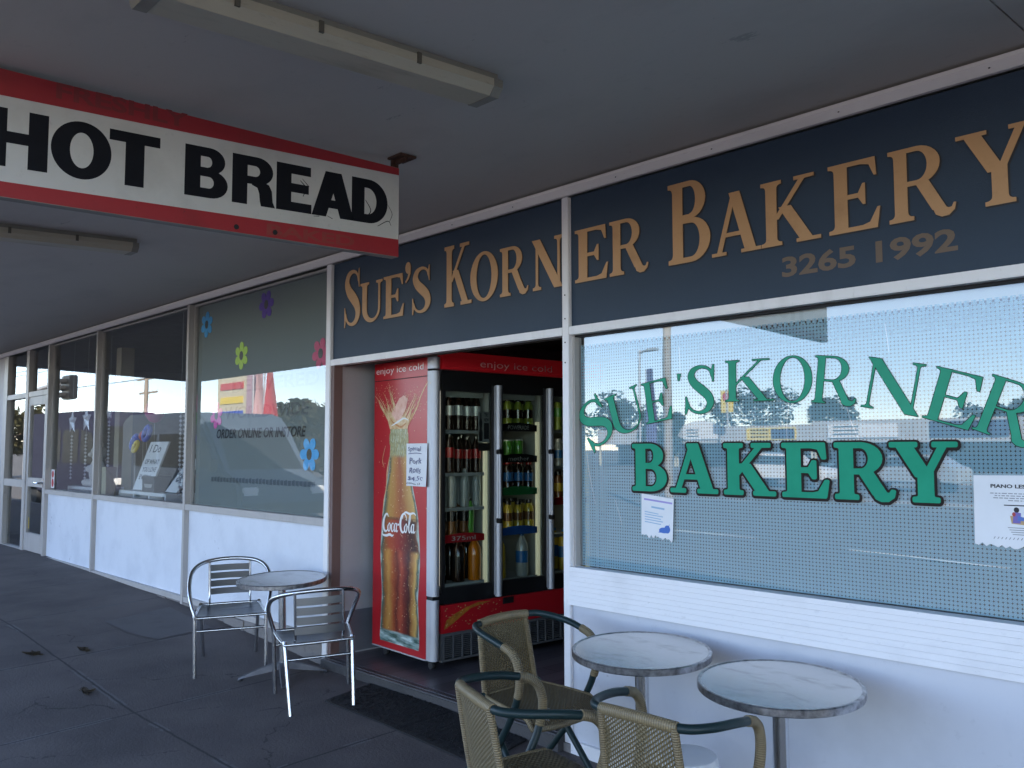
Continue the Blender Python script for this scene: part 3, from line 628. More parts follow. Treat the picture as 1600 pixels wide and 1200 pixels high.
# ---- navy fascia sign with gold letters
fs = thing('fascia_sign', 'navy fascia sign with gold serif bakery name above the doorway and window', 'shop sign', (-2.3,.02,2.175))
MB().box(PX['b1']+.062, 0, .026, .05, 2.176, 2.893).build('sign_panel', M['fascia'], fs)
MB().box(.048, 7.0, .026, .05, 2.176, 2.893).build('sign_panel', M['fascia'], fs)
gold = [('S',-2.205,-2.000,.395),('U',-1.998,-1.728,.285),('E',-1.712,-1.476,.292),("'",-1.462,-1.402,.36),('S',-1.384,-1.187,.295),('K',-1.045,-.780,.388),('O',-.792,-.541,.297),('R',-.523,-.283,.290),('N',-.252,-.010,.290),
        ('E',.080,.314,.288),('R',.325,.577,.289),('B',.703,.945,.400),('A',.953,1.212,.290),('K',1.215,1.498,.293),('E',1.536,1.755,.296),('R',1.791,2.046,.295),('Y',2.052,2.330,.290)]
lt = MB()
for ch, x0, x1, h_ in gold:
    ps = fit(serif(ch, .19, .065, .055, .085), x0, x1, 2.410, 2.410+h_)
    sheet(lt, union([[(x+.004, y-.004) for x, y in p] for p in [grow(p, .003) for p in ps]]), face_y(.0248), 0, 0, 1)
    sheet(lt, union(ps), face_y(.0205), 0, .003, 0)
lt.build('lettering', [M['gold'], M['gold_edge']], fs)
lt = MB(); sheet(lt, textfit('3265 1992', 1.31, 2.045, 2.262, 2.355, bold=.03), face_y(.0245), 0, 0, 0)
lt.build('phone_number', mat('faded_number_paint', (.15, .105, .075), .6), fs)

# ================================================================== GIFT SHOPFRONT (left)
gs = thing('gift_shopfront', 'gift shopfront with tall windows over chalky white panels and glazed door at far left', 'shopfront', (-7,0,0))
for k in ('b2','b3'): post(PX[k], gx(PX[k])-.15, 2.893, M['post'], gs)
post(PX['b4'], .0, 2.893, M['post'], gs, .06)
cornice(-12.6, PX['b1']-.0005).build('cornice', M['trim'], gs)
bays = [('b2','b1',-4.867,-2.42),('b3','b2',-7.382,-4.915),('b4','b3',-9.21,-7.43)]
for i, (a, b, x0, x1) in enumerate(bays):
    fr = MB(); fr.box(x0,x1,.004,.085,.948,1.004); fr.box(x0,x0+.02,.05,.085,1.004,2.875); fr.box(x1-.02,x1,.05,.085,1.004,2.875); fr.box(x0,x1,.05,.085,2.875,2.893)
    f_ = fr.build('window_frame', M['post'], gs, bevel=.002)
    MB().box(x0+.02,x1-.02,.068,.073,1.004,2.875).build('pane', M['glass'], f_)
    MB().box(x0,x1,.045,.12,.146,.948).build('lower_panel', M['wall_left'], gs)
    MB().box(x0,x1,.006,.06,.098,.146).build('bottom_rail', M['post'], gs, bevel=.003)
    # rough footing where the path falls away
    ft = MB(); n = 14
    for k in range(n):
        xa, xb = x0+(x1-x0)*k/n, x0+(x1-x0)*(k+1)/n; ft.box(xa, xb, -.004+.016*rnd.random(), .1, -.3, .097-.004*rnd.random())
    ft.build('footing', M['conc'], gs)
MB().box(-4.83,-2.43,.082,.09,1.005,2.87).build('window_backing', M['frosted'], gs)
# door, sidelight, transoms
dr = MB(); dr.box(-11.40,-11.20,0,.08,.05,2.893); dr.box(-10.25,-10.12,.0,.08,.08,2.893); dr.box(-11.20,-10.25,.004,.07,2.24,2.31); dr.box(-10.12,-9.27,.004,.07,2.24,2.31); dr.box(-11.20,-10.25,.004,.07,.08,.16); dr.box(-11.20,-10.25,.004,.07,1.00,1.10)
dr.build('door_frame', M['post'], gs, bevel=.003)
for x0, x1, z0, z1 in ((-11.20,-10.25,.16,1.0),(-11.20,-10.25,1.10,2.24),(-11.20,-10.25,2.31,2.88),(-10.12,-9.27,2.31,2.88)):
    MB().box(x0,x1,.055,.06,z0,z1).build('pane', M['glass'], gs)
d_ = MB(); d_.box(-10.12,-10.03,.012,.06,.16,2.235); d_.box(-9.37,-9.275,.012,.06,.16,2.235); d_.box(-10.03,-9.37,.012,.06,2.12,2.235); d_.box(-10.03,-9.37,.012,.06,.16,.40); d_.box(-10.03,-9.37,.012,.06,1.02,1.14)
door = d_.build('door', M['post'], gs, bevel=.003)
for z0, z1 in ((.40,1.02),(1.14,2.12)): MB().box(-10.03,-9.37,.036,.041,z0,z1).build('door_glass', M['glass'], door)
hd = MB(); hd.tube(crv([(-9.33,.012,1.08),(-9.33,-.045,1.08),(-9.40,-.05,1.08),(-9.52,-.045,1.085)], 4), .012, 8, 0); hd.box(-9.355,-9.30,.004,.012,1.02,1.14); hd.build('handle', M['chrome'], door, smooth=40)
MB().box(-10.0,-9.985,.033,.036,.45,.60).build('door_sticker', M['bal_yellow'], door)
MB().box(-12.9,-11.40,.02,.12,-.1,2.9).build('end_wall', M['entry'], gs)
# interior room
rm = MB(); rm.box(-12.9,-2.48,4.2,4.3,-.1,2.95); rm.build('rear_wall', M['interior'], gs)
MB().box(-13,-12.9,.02,4.3,-.1,2.95).build('side_wall', M['interior'], gs)
MB().box(-12.9,-2.48,.12,4.2,2.94,2.962).build('ceiling', M['interior'], gs)
MB().box(-9.50,-9.32,.95,1.13,.14,2.94).build('column', M['cream'], gs)
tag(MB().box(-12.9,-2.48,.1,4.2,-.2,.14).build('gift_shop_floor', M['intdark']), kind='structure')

# vinyl words on the backed window
V = thing('window_lettering', 'dark vinyl order wording across the backed gift shop window', 'window sign', (-4,.0674,1.6))
def vinyl(s, x0, x1, z0, z1, m, name, shear=.0, bold=.02, slope=0):
    b_ = MB(); g = textfit(s, x0, x1, z0, z1, shear=shear, bold=bold); sheet(b_, g, face_y(.0775), 0); return b_.build(name, m, V)
vinyl('ORDER ONLINE OR INSTORE', -4.39, -2.82, 1.612, 1.698, M['ink'], 'order_line', shear=.22, bold=.022)
faded = mat('faded_vinyl', (.085, .10, .115), .5)
vinyl('WORLDWIDE', -4.235, -2.78, 1.785, 1.893, faded, 'worldwide_line', shear=.12, bold=.02)
vinyl('DELIVERED', -4.10, -2.64, 2.012, 2.122, mat('pale_vinyl', (.10, .115, .13), .5), 'delivered_line', bold=.02)
b_ = MB()
for i in range(30):
    x = -4.48+i*.0605; b_.add([(x,.0775,1.222+.01*rnd.random()),(x+.05,.0775,1.222),(x+.05,.0775,1.262+.012*rnd.random()),(x,.0775,1.262)], [(0,1,2,3)])
b_.build('address_line', mat('smeared_vinyl', (.085, .10, .105), .6), V)

# flower stickers
def flower(name_c, m, x, z, rot, label, n=6, s=1.0):
    b_ = MB(); pts = []
    N = 96
    for i in range(N):
        a = 2*math.pi*i/N; r = .125*s*(.46+.54*abs(math.cos(n*a/2))**.6); pts.append((r*math.cos(a+rot), r*math.sin(a+rot)*.98))
    b_.prism(pts, lambda u, v, d: (x+u, .0800-d, z+v), 0, .003, 0)
    b_.prism(arc(0,0,.034*s,.040*s,0,345,23), lambda u, v, d: (x+u, .0769-d, z+v), 0, .0012, 1)
    o = b_.build('flower_sticker', [M[m], M['fl_centre']], loc=(x,.066,z)); 
    tag(o, label, 'flower sticker', 'flower stickers on the gift shop window')
flower('b','fl_blue',-4.654,2.686,.4,'sky blue flower sticker at the upper left corner of the backed window')
flower('p','fl_purple',-3.501,2.737,.1,'purple flower sticker, highest on the backed window')
flower('l','fl_lime',-3.937,2.336,.5,'lime green flower sticker on the backed window')
flower('c','fl_crimson',-2.62,2.250,.2,'crimson flower sticker beside the white post')
flower('k','fl_pink',-4.405,1.824,.35,'pink flower sticker left of the faded wording')
flower('b2','fl_blue',-2.765,1.474,.0,'sky blue flower sticker below the order wording', s=1.12)

# ================================================================== AWNING
aw = thing('awning', 'grey painted cantilever awning over the footpath', 'awning', (-3,-1.8,2.9))
def zc(y): return 2.958+.037*y
def slab(x0, x1, y0, y1, dz, th): 
    m = MB(); m.v = [(x,y,zc(y)+dz+h) for h in (0, th) for x, y in ((x0,y0),(x1,y0),(x1,y1),(x0,y1))]
    m.f = [(0,3,2,1),(4,5,6,7),(0,1,5,4),(1,2,6,5),(2,3,7,6),(3,0,4,7)]; m.m = [0]*6; return m
for x0, x1 in ((-13.4,-9.25),(-9.244,-5.4),(-5.397,-1.52),(-1.517,2.352),(2.358,7)):
    slab(x0, x1, -3.55, .02, 0, .03).build('ceiling_sheet', M['ceil'], aw)
slab(-13.4, 7, -3.55, .02, .032, .12).build('awning_roof', M['lightbody'], aw)
slab(-13.42, 7, -3.60, -3.55, -.012, .22).build('awning_fascia', M['post'], aw)

# fluorescent battens on the ceiling
def batten(x, y0, y1, label, tilt=0):
    t_ = thing('fluorescent_light', label, 'light fitting', (x, (y0+y1)/2, zc((y0+y1)/2)), 'fluorescent lights under the awning')
    L_ = y1-y0; w2 = .085
    def sec(prof, ya, yb):
        m = MB(); n = len(prof); m.v = [(x+u+tilt*(y-(y0+y1)/2), y, zc(y)+v) for y in (ya, yb) for u, v in prof]
        m.f = [tuple(range(n)), tuple(reversed(range(n, 2*n)))]+[(i, i+n, (i+1) % n+n, (i+1) % n) for i in range(n)]; m.m = [0]*len(m.f); return m
    sec([(-.07,-.001),(-.07,-.03),(.07,-.03),(.07,-.001)], y0, y1).build('housing', M['lightbody'], t_)
    prof = [(-w2,-.028),(-w2,-.056),(-w2+.026,-.086),(w2-.026,-.086),(w2,-.056),(w2,-.028)]
    sec(prof, y0+.015, y1-.015).build('diffuser', M['tubewhite'], t_)
    big = [(u*1.04, v*1.03 if v < -.03 else v) for u, v in prof]
    sec(big, y0-.01, y0+.03).build('end_cap', M['lightbody'], t_); sec(big, y1-.03, y1+.01).build('end_cap', M['lightbody'], t_)
    for f_ in (.18, .40, .70):
        y = y0+L_*f_
        xx = x+tilt*(y-(y0+y1)/2); c_ = MB(); c_.box(xx+w2-.002, xx+w2+.006, y, y+.016, zc(y)-.060, zc(y)-.022); c_.build('clip', M['clip'], t_)
batten(.83, -2.58, -1.32, 'old fluorescent batten light nearest the camera, above the hanging bread sign', .03)
batten(-2.70, -2.60, -1.33, 'smaller looking fluorescent batten light behind the hanging bread sign', .02)

# ================================================================== HANGING SIGN
hs = thing('hanging_sign', 'red and white hanging sign reading HOT BREAD under the awning', 'sign', (-.14,-2.1,2.6))
k_ = .9769
def sgn(y, z): return (-3.473+(y+3.473)*k_, 1.511+(z-1.511)*k_)
yr, zt = sgn(-.955, 2.899); zbr = sgn(-.955, 2.452)[1]; ztl = sgn(-2.707, 2.875)[1]; zbl = sgn(-2.69, 2.408)[1]; yl = sgn(-2.70, 0)[0]
def ext(za, zb, y): return za+(zb-za)*(y-yr)/(yl-yr)
YE = -3.15
def quad(za0, zb0, za1, zb1, x0, x1):      # heights at right/left measuring lines, extended to YE
    m = MB(); a, b, c, d = za0, ext(za0, zb0, YE), za1, ext(za1, zb1, YE)
    m.v = [(x, y, z) for x in (x0, x1) for y, z in ((yr,a),(YE,b),(YE,d),(yr,c))]; m.f = [(0,1,2,3),(7,6,5,4),(0,4,5,1),(1,5,6,2),(2,6,7,3),(3,7,4,0)]; m.m = [0]*6; return m
wt0, wt1, wb0, wb1 = sgn(0,2.862)[1], sgn(0,2.776)[1], sgn(0,2.540)[1], sgn(0,2.464)[1]
quad(zbr, zbl, zt, ztl, -.17, -.122).build('sign_box', M['lightbody'], hs)
quad(wt0, wt1, zt-.002, ztl-.002, -.1219, -.120).build('red_band', M['sign_red'], hs)
quad(wb0, wb1, wt0, wt1, -.1219, -.1202).build('white_band', M['sign_white'], hs)
quad(zbr+.002, zbl+.002, wb0, wb1, -.1219, -.120).build('red_band', M['sign_red'], hs)
quad(zbr, zbl, zt, ztl, -.1719, -.170).build('rear_face', M['sign_white'], hs)
hot = [('H',-2.742,-2.540),('O',-2.531,-2.316),('T',-2.325,-2.130),('B',-2.028,-1.842),('R',-1.823,-1.622),('E',-1.617,-1.441),('A',-1.440,-1.214),('D',-1.227,-1.022)]
lt = MB()
for ch, y0, y1 in hot:
    ps = fit(sans(ch), y0, y1, 0, .213)
    def fn(u, v, d):
        y, z = sgn(u, 2.5865+.0450*(u+1.22)+v); return (-.1198+d, y, z)
    sheet(lt, union(ps), fn, 0, .0003)
lt.build('lettering', M['sign_black'], hs)
def ghost(s, y0, y1, z0, z1, z0l):
    def fn(u, v, d):
        y, z = sgn(u, v+(z0l-z0)/(y0-y1)*(u-y1)); return (-.1196, y, z)
    sheet(MB(), textfit(s, y0, y1, z0, z1, bold=.03), fn, 0).build('ghost_lettering', M['sign_ghost'] if s == 'FRESHLY' else mat('pale_ghost_lettering', (.27, .042, .036), .6), hs)
ghost('FRESHLY', -2.52, -2.02, 2.826, 2.888, 2.815); ghost('BAKED', -1.66, -1.21, 2.462, 2.512, 2.446)
for st_ in ([(-1.50,2.72,.003),(-1.47,2.69,.005),(-1.485,2.65,.003)], [(-1.49,2.73,.002),(-1.455,2.70,.004)], [(-1.335,2.72,.002),(-1.30,2.67,.004),(-1.31,2.63,.002)], [(-1.28,2.73,.002),(-1.25,2.62,.003)], [(-1.17,2.60,.003),(-1.12,2.65,.005),(-1.15,2.70,.003)], [(-1.08,2.585,.003),(-1.02,2.62,.004),(-1.00,2.60,.002)], [(-1.02,2.70,.002),(-.995,2.66,.003),(-1.01,2.62,.002)], [(-1.36,2.585,.002),(-1.33,2.575,.003)], [(-1.43,2.57,.002),(-1.40,2.575,.003)]):
    sheet(MB(), union(ribbon(st_, 5)), lambda u, v, d: (-.1193, *sgn(u, v)), 0).build('scribble', M['sign_black'], hs)
for y_, z_ in ((-1.80, 2.455), (-1.62, 2.462)):
    y, z = sgn(y_, z_); MB().lathe([(0,0),(.011,0),(.011,.003),(0,.004)], n=12, xf=Matrix.Translation((-.1197,y,z)) @ Matrix.Rotation(R(90), 4, 'Y')).build('bolt_hole', M['dark'], hs)
for y in (-1.02, -3.05):
    b_ = MB(); b_.box(-.16,-.05, y-.035, y+.06, zc(y)-.012, zc(y)-.001); b_.box(-.155,-.14, y-.02, y+.02, zt-.004, zc(y)-.012); b_.box(-.155,-.06, y+.0, y+.012, zc(y)-.034, zc(y)-.012)
    b_.build('bracket', M['rust'], hs, bevel=.002)

# ================================================================== DRINKS FRIDGE (local: x along the door front, y to the back, z up)
fr = thing('drinks_fridge', 'tall red three-door drinks fridge with a cola bottle picture on its side', 'fridge')
FW, FD, FZ = 1.66, .76, .018
Z = lambda a: a-FZ
sh = MB(); sh.box(.004,FW,FD-.03,FD,.07,2.13); sh.box(.004,.04,.075,FD-.03,.07,2.13); sh.box(FW-.04,FW,.03,FD-.03,.07,2.13); sh.box(.04,FW-.04,.06,FD-.03,2.02,2.13); sh.box(.04,FW-.04,.06,FD-.03,.07,.50)
sh.build('body', M['black'], fr, False)
sp_ = MB(); sp_.box(0,.0038,.072,FD,.075,1.998); sp_.box(0,.0038,.072,FD,2.004,2.13); side = sp_.build('side_panel', M['red'], fr, False)
MB().box(-.004,.012,.072,FD,.066,.075).build('base_trim', M['alu'], fr, False)
def halfcol(z0, z1):
    p = [(.075,.075),(.0,.075)] + [(.036-.036*math.cos(R(a)), .04-.046*math.sin(R(a))) for a in range(0, 181, 12)] + [(.075,.04)]
    return MB().prism(p, lambda u, v, d: (u, v, d), z0, z1)
halfcol(.50, 2.035).build('corner_column', M['alu'], fr, False, smooth=30)
halfcol(.07, .475).build('corner_column', M['alu'], fr, False, smooth=30)
MB().box(.004,.07,.005,.07,.475,.50).build('column_joint', M['black'], fr, False)
halfcol(2.05, 2.13).build('corner_column', M['alu'], fr, False, smooth=30)
hp = [(.06,2.05),(.0,2.05),(-.012,2.07),(-.012,2.13),(.005,2.175),(.06,2.18)]
hdr = MB().prism(hp, lambda y, z, d: (d, y, z), .076, FW).build('header', M['red_dark'], fr, False)
def front(y): return lambda u, v, d: (u, y-d, v)
def sidef(u, v, d): return (-.0004-d, u, v)               # u = depth from the front edge
mfade = mat('faded_header_lettering', (.85, .62, .60), .5)
b_ = MB(); sheet(b_, textfit('enjoy ice cold', .40, 1.10, Z(2.082), Z(2.146), bold=-.008), front(-.0125), 0); b_.build('lettering', mfade, hdr, False)
MB().box(.076,FW,.01,.06,1.955,2.045).build('door_head', M['black'], fr, False)
MB().box(.076,FW,.02,.06,.435,.515).build('door_foot', M['black'], fr, False)
# inner liner, lamps, added fill strips and shelves
MB().box(.045,FW-.045,FD-.05,FD-.035,.50,2.0).build('inner_back', mat('fridge_inner_back', (.13, .13, .12), .5), fr, False)
bottle_fill = mat('bottle_fill_glow', (1, .95, .80), .5, emit=.5); lampm = mat('fridge_inner_lamp', (1, .93, .66), .5, emit=.05)
doors = [(.085,.535),(.60,1.045),(1.11,1.58)]
shz = [[1.645,1.345,1.104,.90,.584],[1.68,1.45,1.21,.92,.57],[1.66,1.38,1.12,.86,.575]]
liner = mat('fridge_liner', (.42, .42, .38), .5)
strips = {(0,3): ('red','375ml'), (1,0): ('black','POWERADE'), (1,1): ('black','mother'), (1,2): ('strip_green',None), (1,3): ('strip_blue',None), (2,2): ('red',None)}
colmat('strip_green', (.02, .20, .06)); colmat('strip_blue', (.02, .10, .36))
mwhite = mat('strip_lettering', (.55, .55, .53), .6)
for i, (x0, x1) in enumerate(doors):
    d_ = MB(); d_.box(x0-.008,x0+.02,.0,.03,.515,1.955); d_.box(x1-.02,x1+.008,.0,.03,.515,1.955); d_.box(x0+.02,x1-.02,.0,.03,1.90,1.955); d_.box(x0+.02,x1-.02,.0,.03,.515,.55)
    dd = d_.build('door', M['black'], fr, False, bevel=.003)
    MB().box(x0+.02,x1-.02,.008,.012,.55,1.90).build('door_glass', M['glass_plain'], dd, False)
    MB().box(x1-.004,x1+.010,-.022,-.001,.46,1.95).build('edge_trim', M['alu'], dd, False, bevel=.004)
    hb = MB(); hb.tube([(x1+.018,-.046,.985),(x1+.018,-.046,1.475)], .013, 10); hb.build('handle', M['alu'], dd, False, smooth=40)
    for z in (.985, 1.475): MB().box(x1+.004,x1+.032,-.06,.0,z-.018,z+.018).build('handle_bracket', M['black'], dd, False, bevel=.003)
    if i: halfb = MB().prism([(x0-.062+.027-.027*math.cos(R(a)), -.008-.034*math.sin(R(a))) for a in range(0,181,15)], lambda u, v, d: (u, v, d), .45, 1.955).build('door_column', M['alu'], dd, False, smooth=30)
    MB().box(x1-.040,x1-.022,.05,.08,.54,1.70).build('lamp', lampm, fr, False)
    MB().box(x0-.012,x0+.004,.045,.075,.56,1.90).build('lamp', bottle_fill, fr, False)  # hidden fill strip added to brighten the bottles
    MB().box(x1-.02,x1+.03,.04,.66,.51,1.95).build('divider', liner, fr, False)
    MB().box(x0+.02,x1-.06,.05,.06,1.86,1.93).build('inner_header', liner, fr, False)
    for j, za in enumerate(shz[i]):
        s_ = MB(); z = Z(za)
        for k in range(14): s_.box(x0+.02+(x1-x0-.08)*k/13, x0+.024+(x1-x0-.08)*k/13, .05, .62, z-.008, z-.003)
        s_.box(x0+.01,x1-.055,.044,.05,z-.022,z+.002)
        shf = s_.build('shelf', mat('shelf_wire', (.42,.42,.40), .4) if (i, j) == (0, 0) else bpy.data.materials['shelf_wire'], fr, False)
        if (i, j) in strips:
            mm, tx = strips[(i, j)]; pr = MB(); hgt = .05
            poly = [(x0+.015,z-.035),(x1-.06,z-.035)]+[(x0+.015+(x1-.06-x0-.015)*(1-t/8), z+.012+.016*math.sin(math.pi*t/8)) for t in range(9)]
            pr.prism(poly, lambda u, v, d: (u, d, v), .036, .0435); ps_ = pr.build('price_strip', M[mm], shf, False)
            if tx:
                b_ = MB(); sheet(b_, textfit(tx, x0+.10, x1-.14, z-.022, z+.008), front(.0355), 0); b_.build('strip_lettering', mwhite, ps_, False)
# red kick panel with splash, grille, castors
kick = MB().box(.079,FW,.006,.06,.245,.434).build('kick_panel', M['red'], fr, False)
amber = mat('printed_amber', (.52, .20, .03), .35, var=.5, vscale=22); foam = mat('printed_foam', (.70, .50, .22), .35, var=.5, vscale=40)
b_ = MB(); r2 = random.Random(4)
sheet(b_, union([[(.10,.27),(.17,.30),(.25,.345),(.34,.395),(.30,.405),(.20,.37),(.12,.33)], [(.30,.385),(.42,.405),(.52,.42),(.40,.425),(.31,.405)]]), front(.0055), 0, 0, 0)
for k in range(70):
    u, v, q = .11+.5*r2.random()**1.2, .27+.15*r2.random(), .002+.006*r2.random(); sheet(b_, ([(u-q,v),(u,v-q*.7),(u+q,v),(u,v+q*.7)], [(0,1,2,3)]), front(.005), 0, 0, 1)
b_.build('splash_print', [amber, foam], kick, False)
MB().box(.62,.72,.0,.005,.385,.43).build('thermostat_panel', M['black'], kick, False)
g_ = MB(); g_.box(.079,.105,.004,.03,.055,.243); g_.box(.105,FW,.004,.03,.222,.243); g_.box(.105,FW,.004,.03,.055,.07)
for k in range(11): g_.box(.105,FW,.008,.026,.080+k*.0130,.0855+k*.0130)
for k in range(20): g_.box(.18+.078*k,.188+.078*k,.005,.02,.07,.222)
g_.build('grille', M['grille'], fr, False); MB().box(.09,FW,.05,.056,.06,.24).build('grille_back', M['black'], fr, False)
for x, y in ((.06,.09),(.06,.66),(.85,.09),(FW-.08,.09),(FW-.08,.66)):
    c_ = MB(); c_.lathe([(0,-.013),(.024,-.013),(.027,-.008),(.027,.008),(.024,.013),(0,.013)], n=18, xf=Matrix.Translation((x,y,.027)) @ Matrix.Rotation(R(90), 4, 'Y')); c_.box(x-.02,x+.02,y-.012,y+.012,.045,.068)
    c_.build('castor', M['blackrub'], fr, False, smooth=35)
# --- printed side picture: contour bottle, splash, script logo
def prof(s_): return [(c-h*s_, z) for c, h, z in pr_] + [(c+h*s_, z) for c, h, z in reversed(pr_)]
pr_ = [tuple(q) for q in crv([(.405,.245,.118),(.405,.252,.16),(.402,.246,.24),(.402,.238,.36),(.402,.232,.46),(.402,.240,.56),(.402,.250,.66),(.403,.254,.72),(.403,.252,.80),(.405,.240,.92),(.405,.236,.985),(.407,.222,1.06),(.412,.190,1.17),(.417,.155,1.28),(.421,.130,1.38),(.424,.118,1.46),(.425,.112,1.52),(.425,.122,1.535),(.425,.122,1.60),(.425,.113,1.615),(.425,.113,1.65)], 3)]
def sidecol(name, c1, c2, vs_, rough=.3, stretch=(1, 1, 1)): M[name] = mat(name, c1, rough, var=.5, vscale=vs_, col2=c2, stretch=stretch)
sidecol('pr_glass', (.52, .60, .50), (.10, .18, .14), 16, stretch=(1, 3, .6)); sidecol('pr_cola', (.36, .055, .018), (.13, .016, .010), 5, stretch=(1, 4, .7)); sidecol('pr_amber', (.62, .27, .05), (.36, .10, .02), 9, stretch=(1, 3, .5)); sidecol('pr_dark', (.09, .012, .010), (.035, .006, .006), 6, stretch=(1, 3, .6))
sidecol('pr_foam', (.80, .62, .38), (.50, .26, .07), 24); sidecol('pr_ice', (.85, .55, .45), (.62, .25, .16), 14); sidecol('pr_base', (.50, .62, .58), (.06, .12, .10), 14, stretch=(1, .8, 4)); colmat('pr_white', (.82, .80, .78)); colmat('pr_drop', (.85, .62, .36)); colmat('pr_shade', (.20, .02, .012))
art = MB(); mats_ = ['pr_glass','pr_cola','pr_amber','pr_dark','pr_foam','pr_ice','pr_base','pr_white','pr_drop','pr_shade']
def lay(polys, d, mi): sheet(art, union(polys), sidef, d, 0, mi)
def band(fa, fb, z0, z1):
    q = [(c, h, z) for c, h, z in pr_ if z0 <= z <= z1]
    return [(c+h*fa, z) for c, h, z in q] + [(c+h*fb, z) for c, h, z in reversed(q)]
def bottle_pic():
    m = mat('printed_bottle', (.3, .06, .02), .3); t, b, L = nodes_of(m); tc = t.nodes.new('ShaderNodeTexCoord'); sp = t.nodes.new('ShaderNodeSeparateXYZ'); L(tc.outputs['UV'], sp.inputs[0])
    def nz(sc_, scale, det=4):
        mp = t.nodes.new('ShaderNodeMapping'); mp.inputs['Scale'].default_value = sc_; L(tc.outputs['UV'], mp.inputs[0]); n = t.nodes.new('ShaderNodeTexNoise'); n.inputs['Scale'].default_value = scale; n.inputs['Detail'].default_value = det; L(mp.outputs[0], n.inputs['Vector']); return n.outputs[0]
    u = mnode(t, 'ADD', sp.outputs[0], mnode(t, 'MULTIPLY', mnode(t, 'SUBTRACT', nz((1, 2.2, 1), 5, 5), .5), .20)); v = sp.outputs[1]
    def ramp(stops, x):
        r = t.nodes.new('ShaderNodeValToRGB'); e = r.color_ramp.elements
        for k, (p, c) in enumerate(stops):
            q = e[k] if k < 2 else e.new(p); q.position = p; q.color = (*c, 1)
        L(x, r.inputs[0]); return r.outputs[0]
    def mask(a, c_, w_=.012):
        n = t.nodes.new('ShaderNodeMapRange'); n.interpolation_type = 'SMOOTHSTEP'; n.inputs[1].default_value = a-w_; n.inputs[2].default_value = a+w_; L(v, n.inputs[0])
        n2 = t.nodes.new('ShaderNodeMapRange'); n2.interpolation_type = 'SMOOTHSTEP'; n2.inputs[1].default_value = c_-w_; n2.inputs[2].default_value = c_+w_; n2.inputs[3].default_value = 1; n2.inputs[4].default_value = 0; L(v, n2.inputs[0]); return mnode(t, 'MULTIPLY', n.outputs[0], n2.outputs[0])
    def mix(f, a, c_):
        n = t.nodes.new('ShaderNodeMix'); n.data_type = 'RGBA'; L(a, n.inputs[6]); L(f, n.inputs[0])
        if isinstance(c_, tuple): n.inputs[7].default_value = (*c_, 1)
        else: L(c_, n.inputs[7])
        return n.outputs[2]
    ge, gd = (.46, .55, .47), (.07, .11, .08)
    body = ramp([(0, ge), (.035, gd), (.10, (.34, .13, .03)), (.20, (.56, .27, .06)), (.34, (.38, .075, .02)), (.43, (.15, .018, .012)), (.52, (.42, .07, .03)), (.62, (.20, .022, .014)), (.74, (.06, .008, .008)), (.82, (.40, .17, .04)), (.90, (.62, .37, .10)), (.965, gd), (1, ge)], u)
    label = ramp([(0, ge), (.04, gd), (.12, (.30, .10, .03)), (.24, (.40, .07, .025)), (.46, (.30, .022, .018)), (.66, (.12, .010, .010)), (.85, (.035, .005, .006)), (.94, (.16, .05, .02)), (1, ge)], u)
    neck = ramp([(0, ge), (.06, gd), (.16, (.50, .28, .07)), (.40, (.44, .15, .035)), (.55, (.34, .08, .025)), (.72, (.44, .20, .05)), (.90, (.58, .36, .11)), (.96, gd), (1, ge)], u)
    top = ramp([(0, (.10, .15, .09)), (.3, (.22, .24, .12)), (.42, (.46, .40, .18)), (.52, (.20, .20, .09)), (.62, (.55, .56, .38)), (1, (.14, .20, .12))], nz((5, 7, 1), 4, 6))
    base = ramp([(0, (.02, .05, .04)), (.38, (.05, .11, .09)), (.52, (.30, .42, .40)), (.62, (.62, .74, .72)), (1, (.10, .18, .15))], nz((1, 14, 1), 3, 5))
    c_ = mix(mask(.43, .575), body, label); c_ = mix(mask(.575, .87), c_, neck); c_ = mix(mask(.865, 2), c_, top); c_ = mix(mask(-1, .055, .006), c_, base)
    dk = mnode(t, 'MULTIPLY', mask(.568, .582, .004), .5); c_ = mix(dk, c_, (.05, .01, .008))
    fine = nz((3, 9, 1), 12, 3); n = t.nodes.new('ShaderNodeMapRange'); n.inputs[1].default_value = .60; n.inputs[2].default_value = .78; L(fine, n.inputs[0]); c_ = mix(mnode(t, 'MULTIPLY', n.outputs[0], .45), c_, (.62, .40, .18))
    L(c_, b.inputs['Base Color']); return m
M['pr_bottle'] = bottle_pic()
bg_ = MB(); NP = len(pr_)-1
def bfn(u, v):
    c, h, z = pr_[int(round(v*NP))]; return sidef(c+h*(1-2*u), z, .0004)
bg_.grid(bfn, 12, NP); bpo = bg_.build('bottle_print', M['pr_bottle'], side, False)
me_ = bpo.data
for li in range(len(me_.uv_layers[0].data)):      # v by true height, so the printed bands keep their places
    z_ = me_.vertices[me_.loops[li].vertex_index].co.z; me_.uv_layers[0].data[li].uv.y = (z_-pr_[0][2])/(pr_[-1][2]-pr_[0][2])
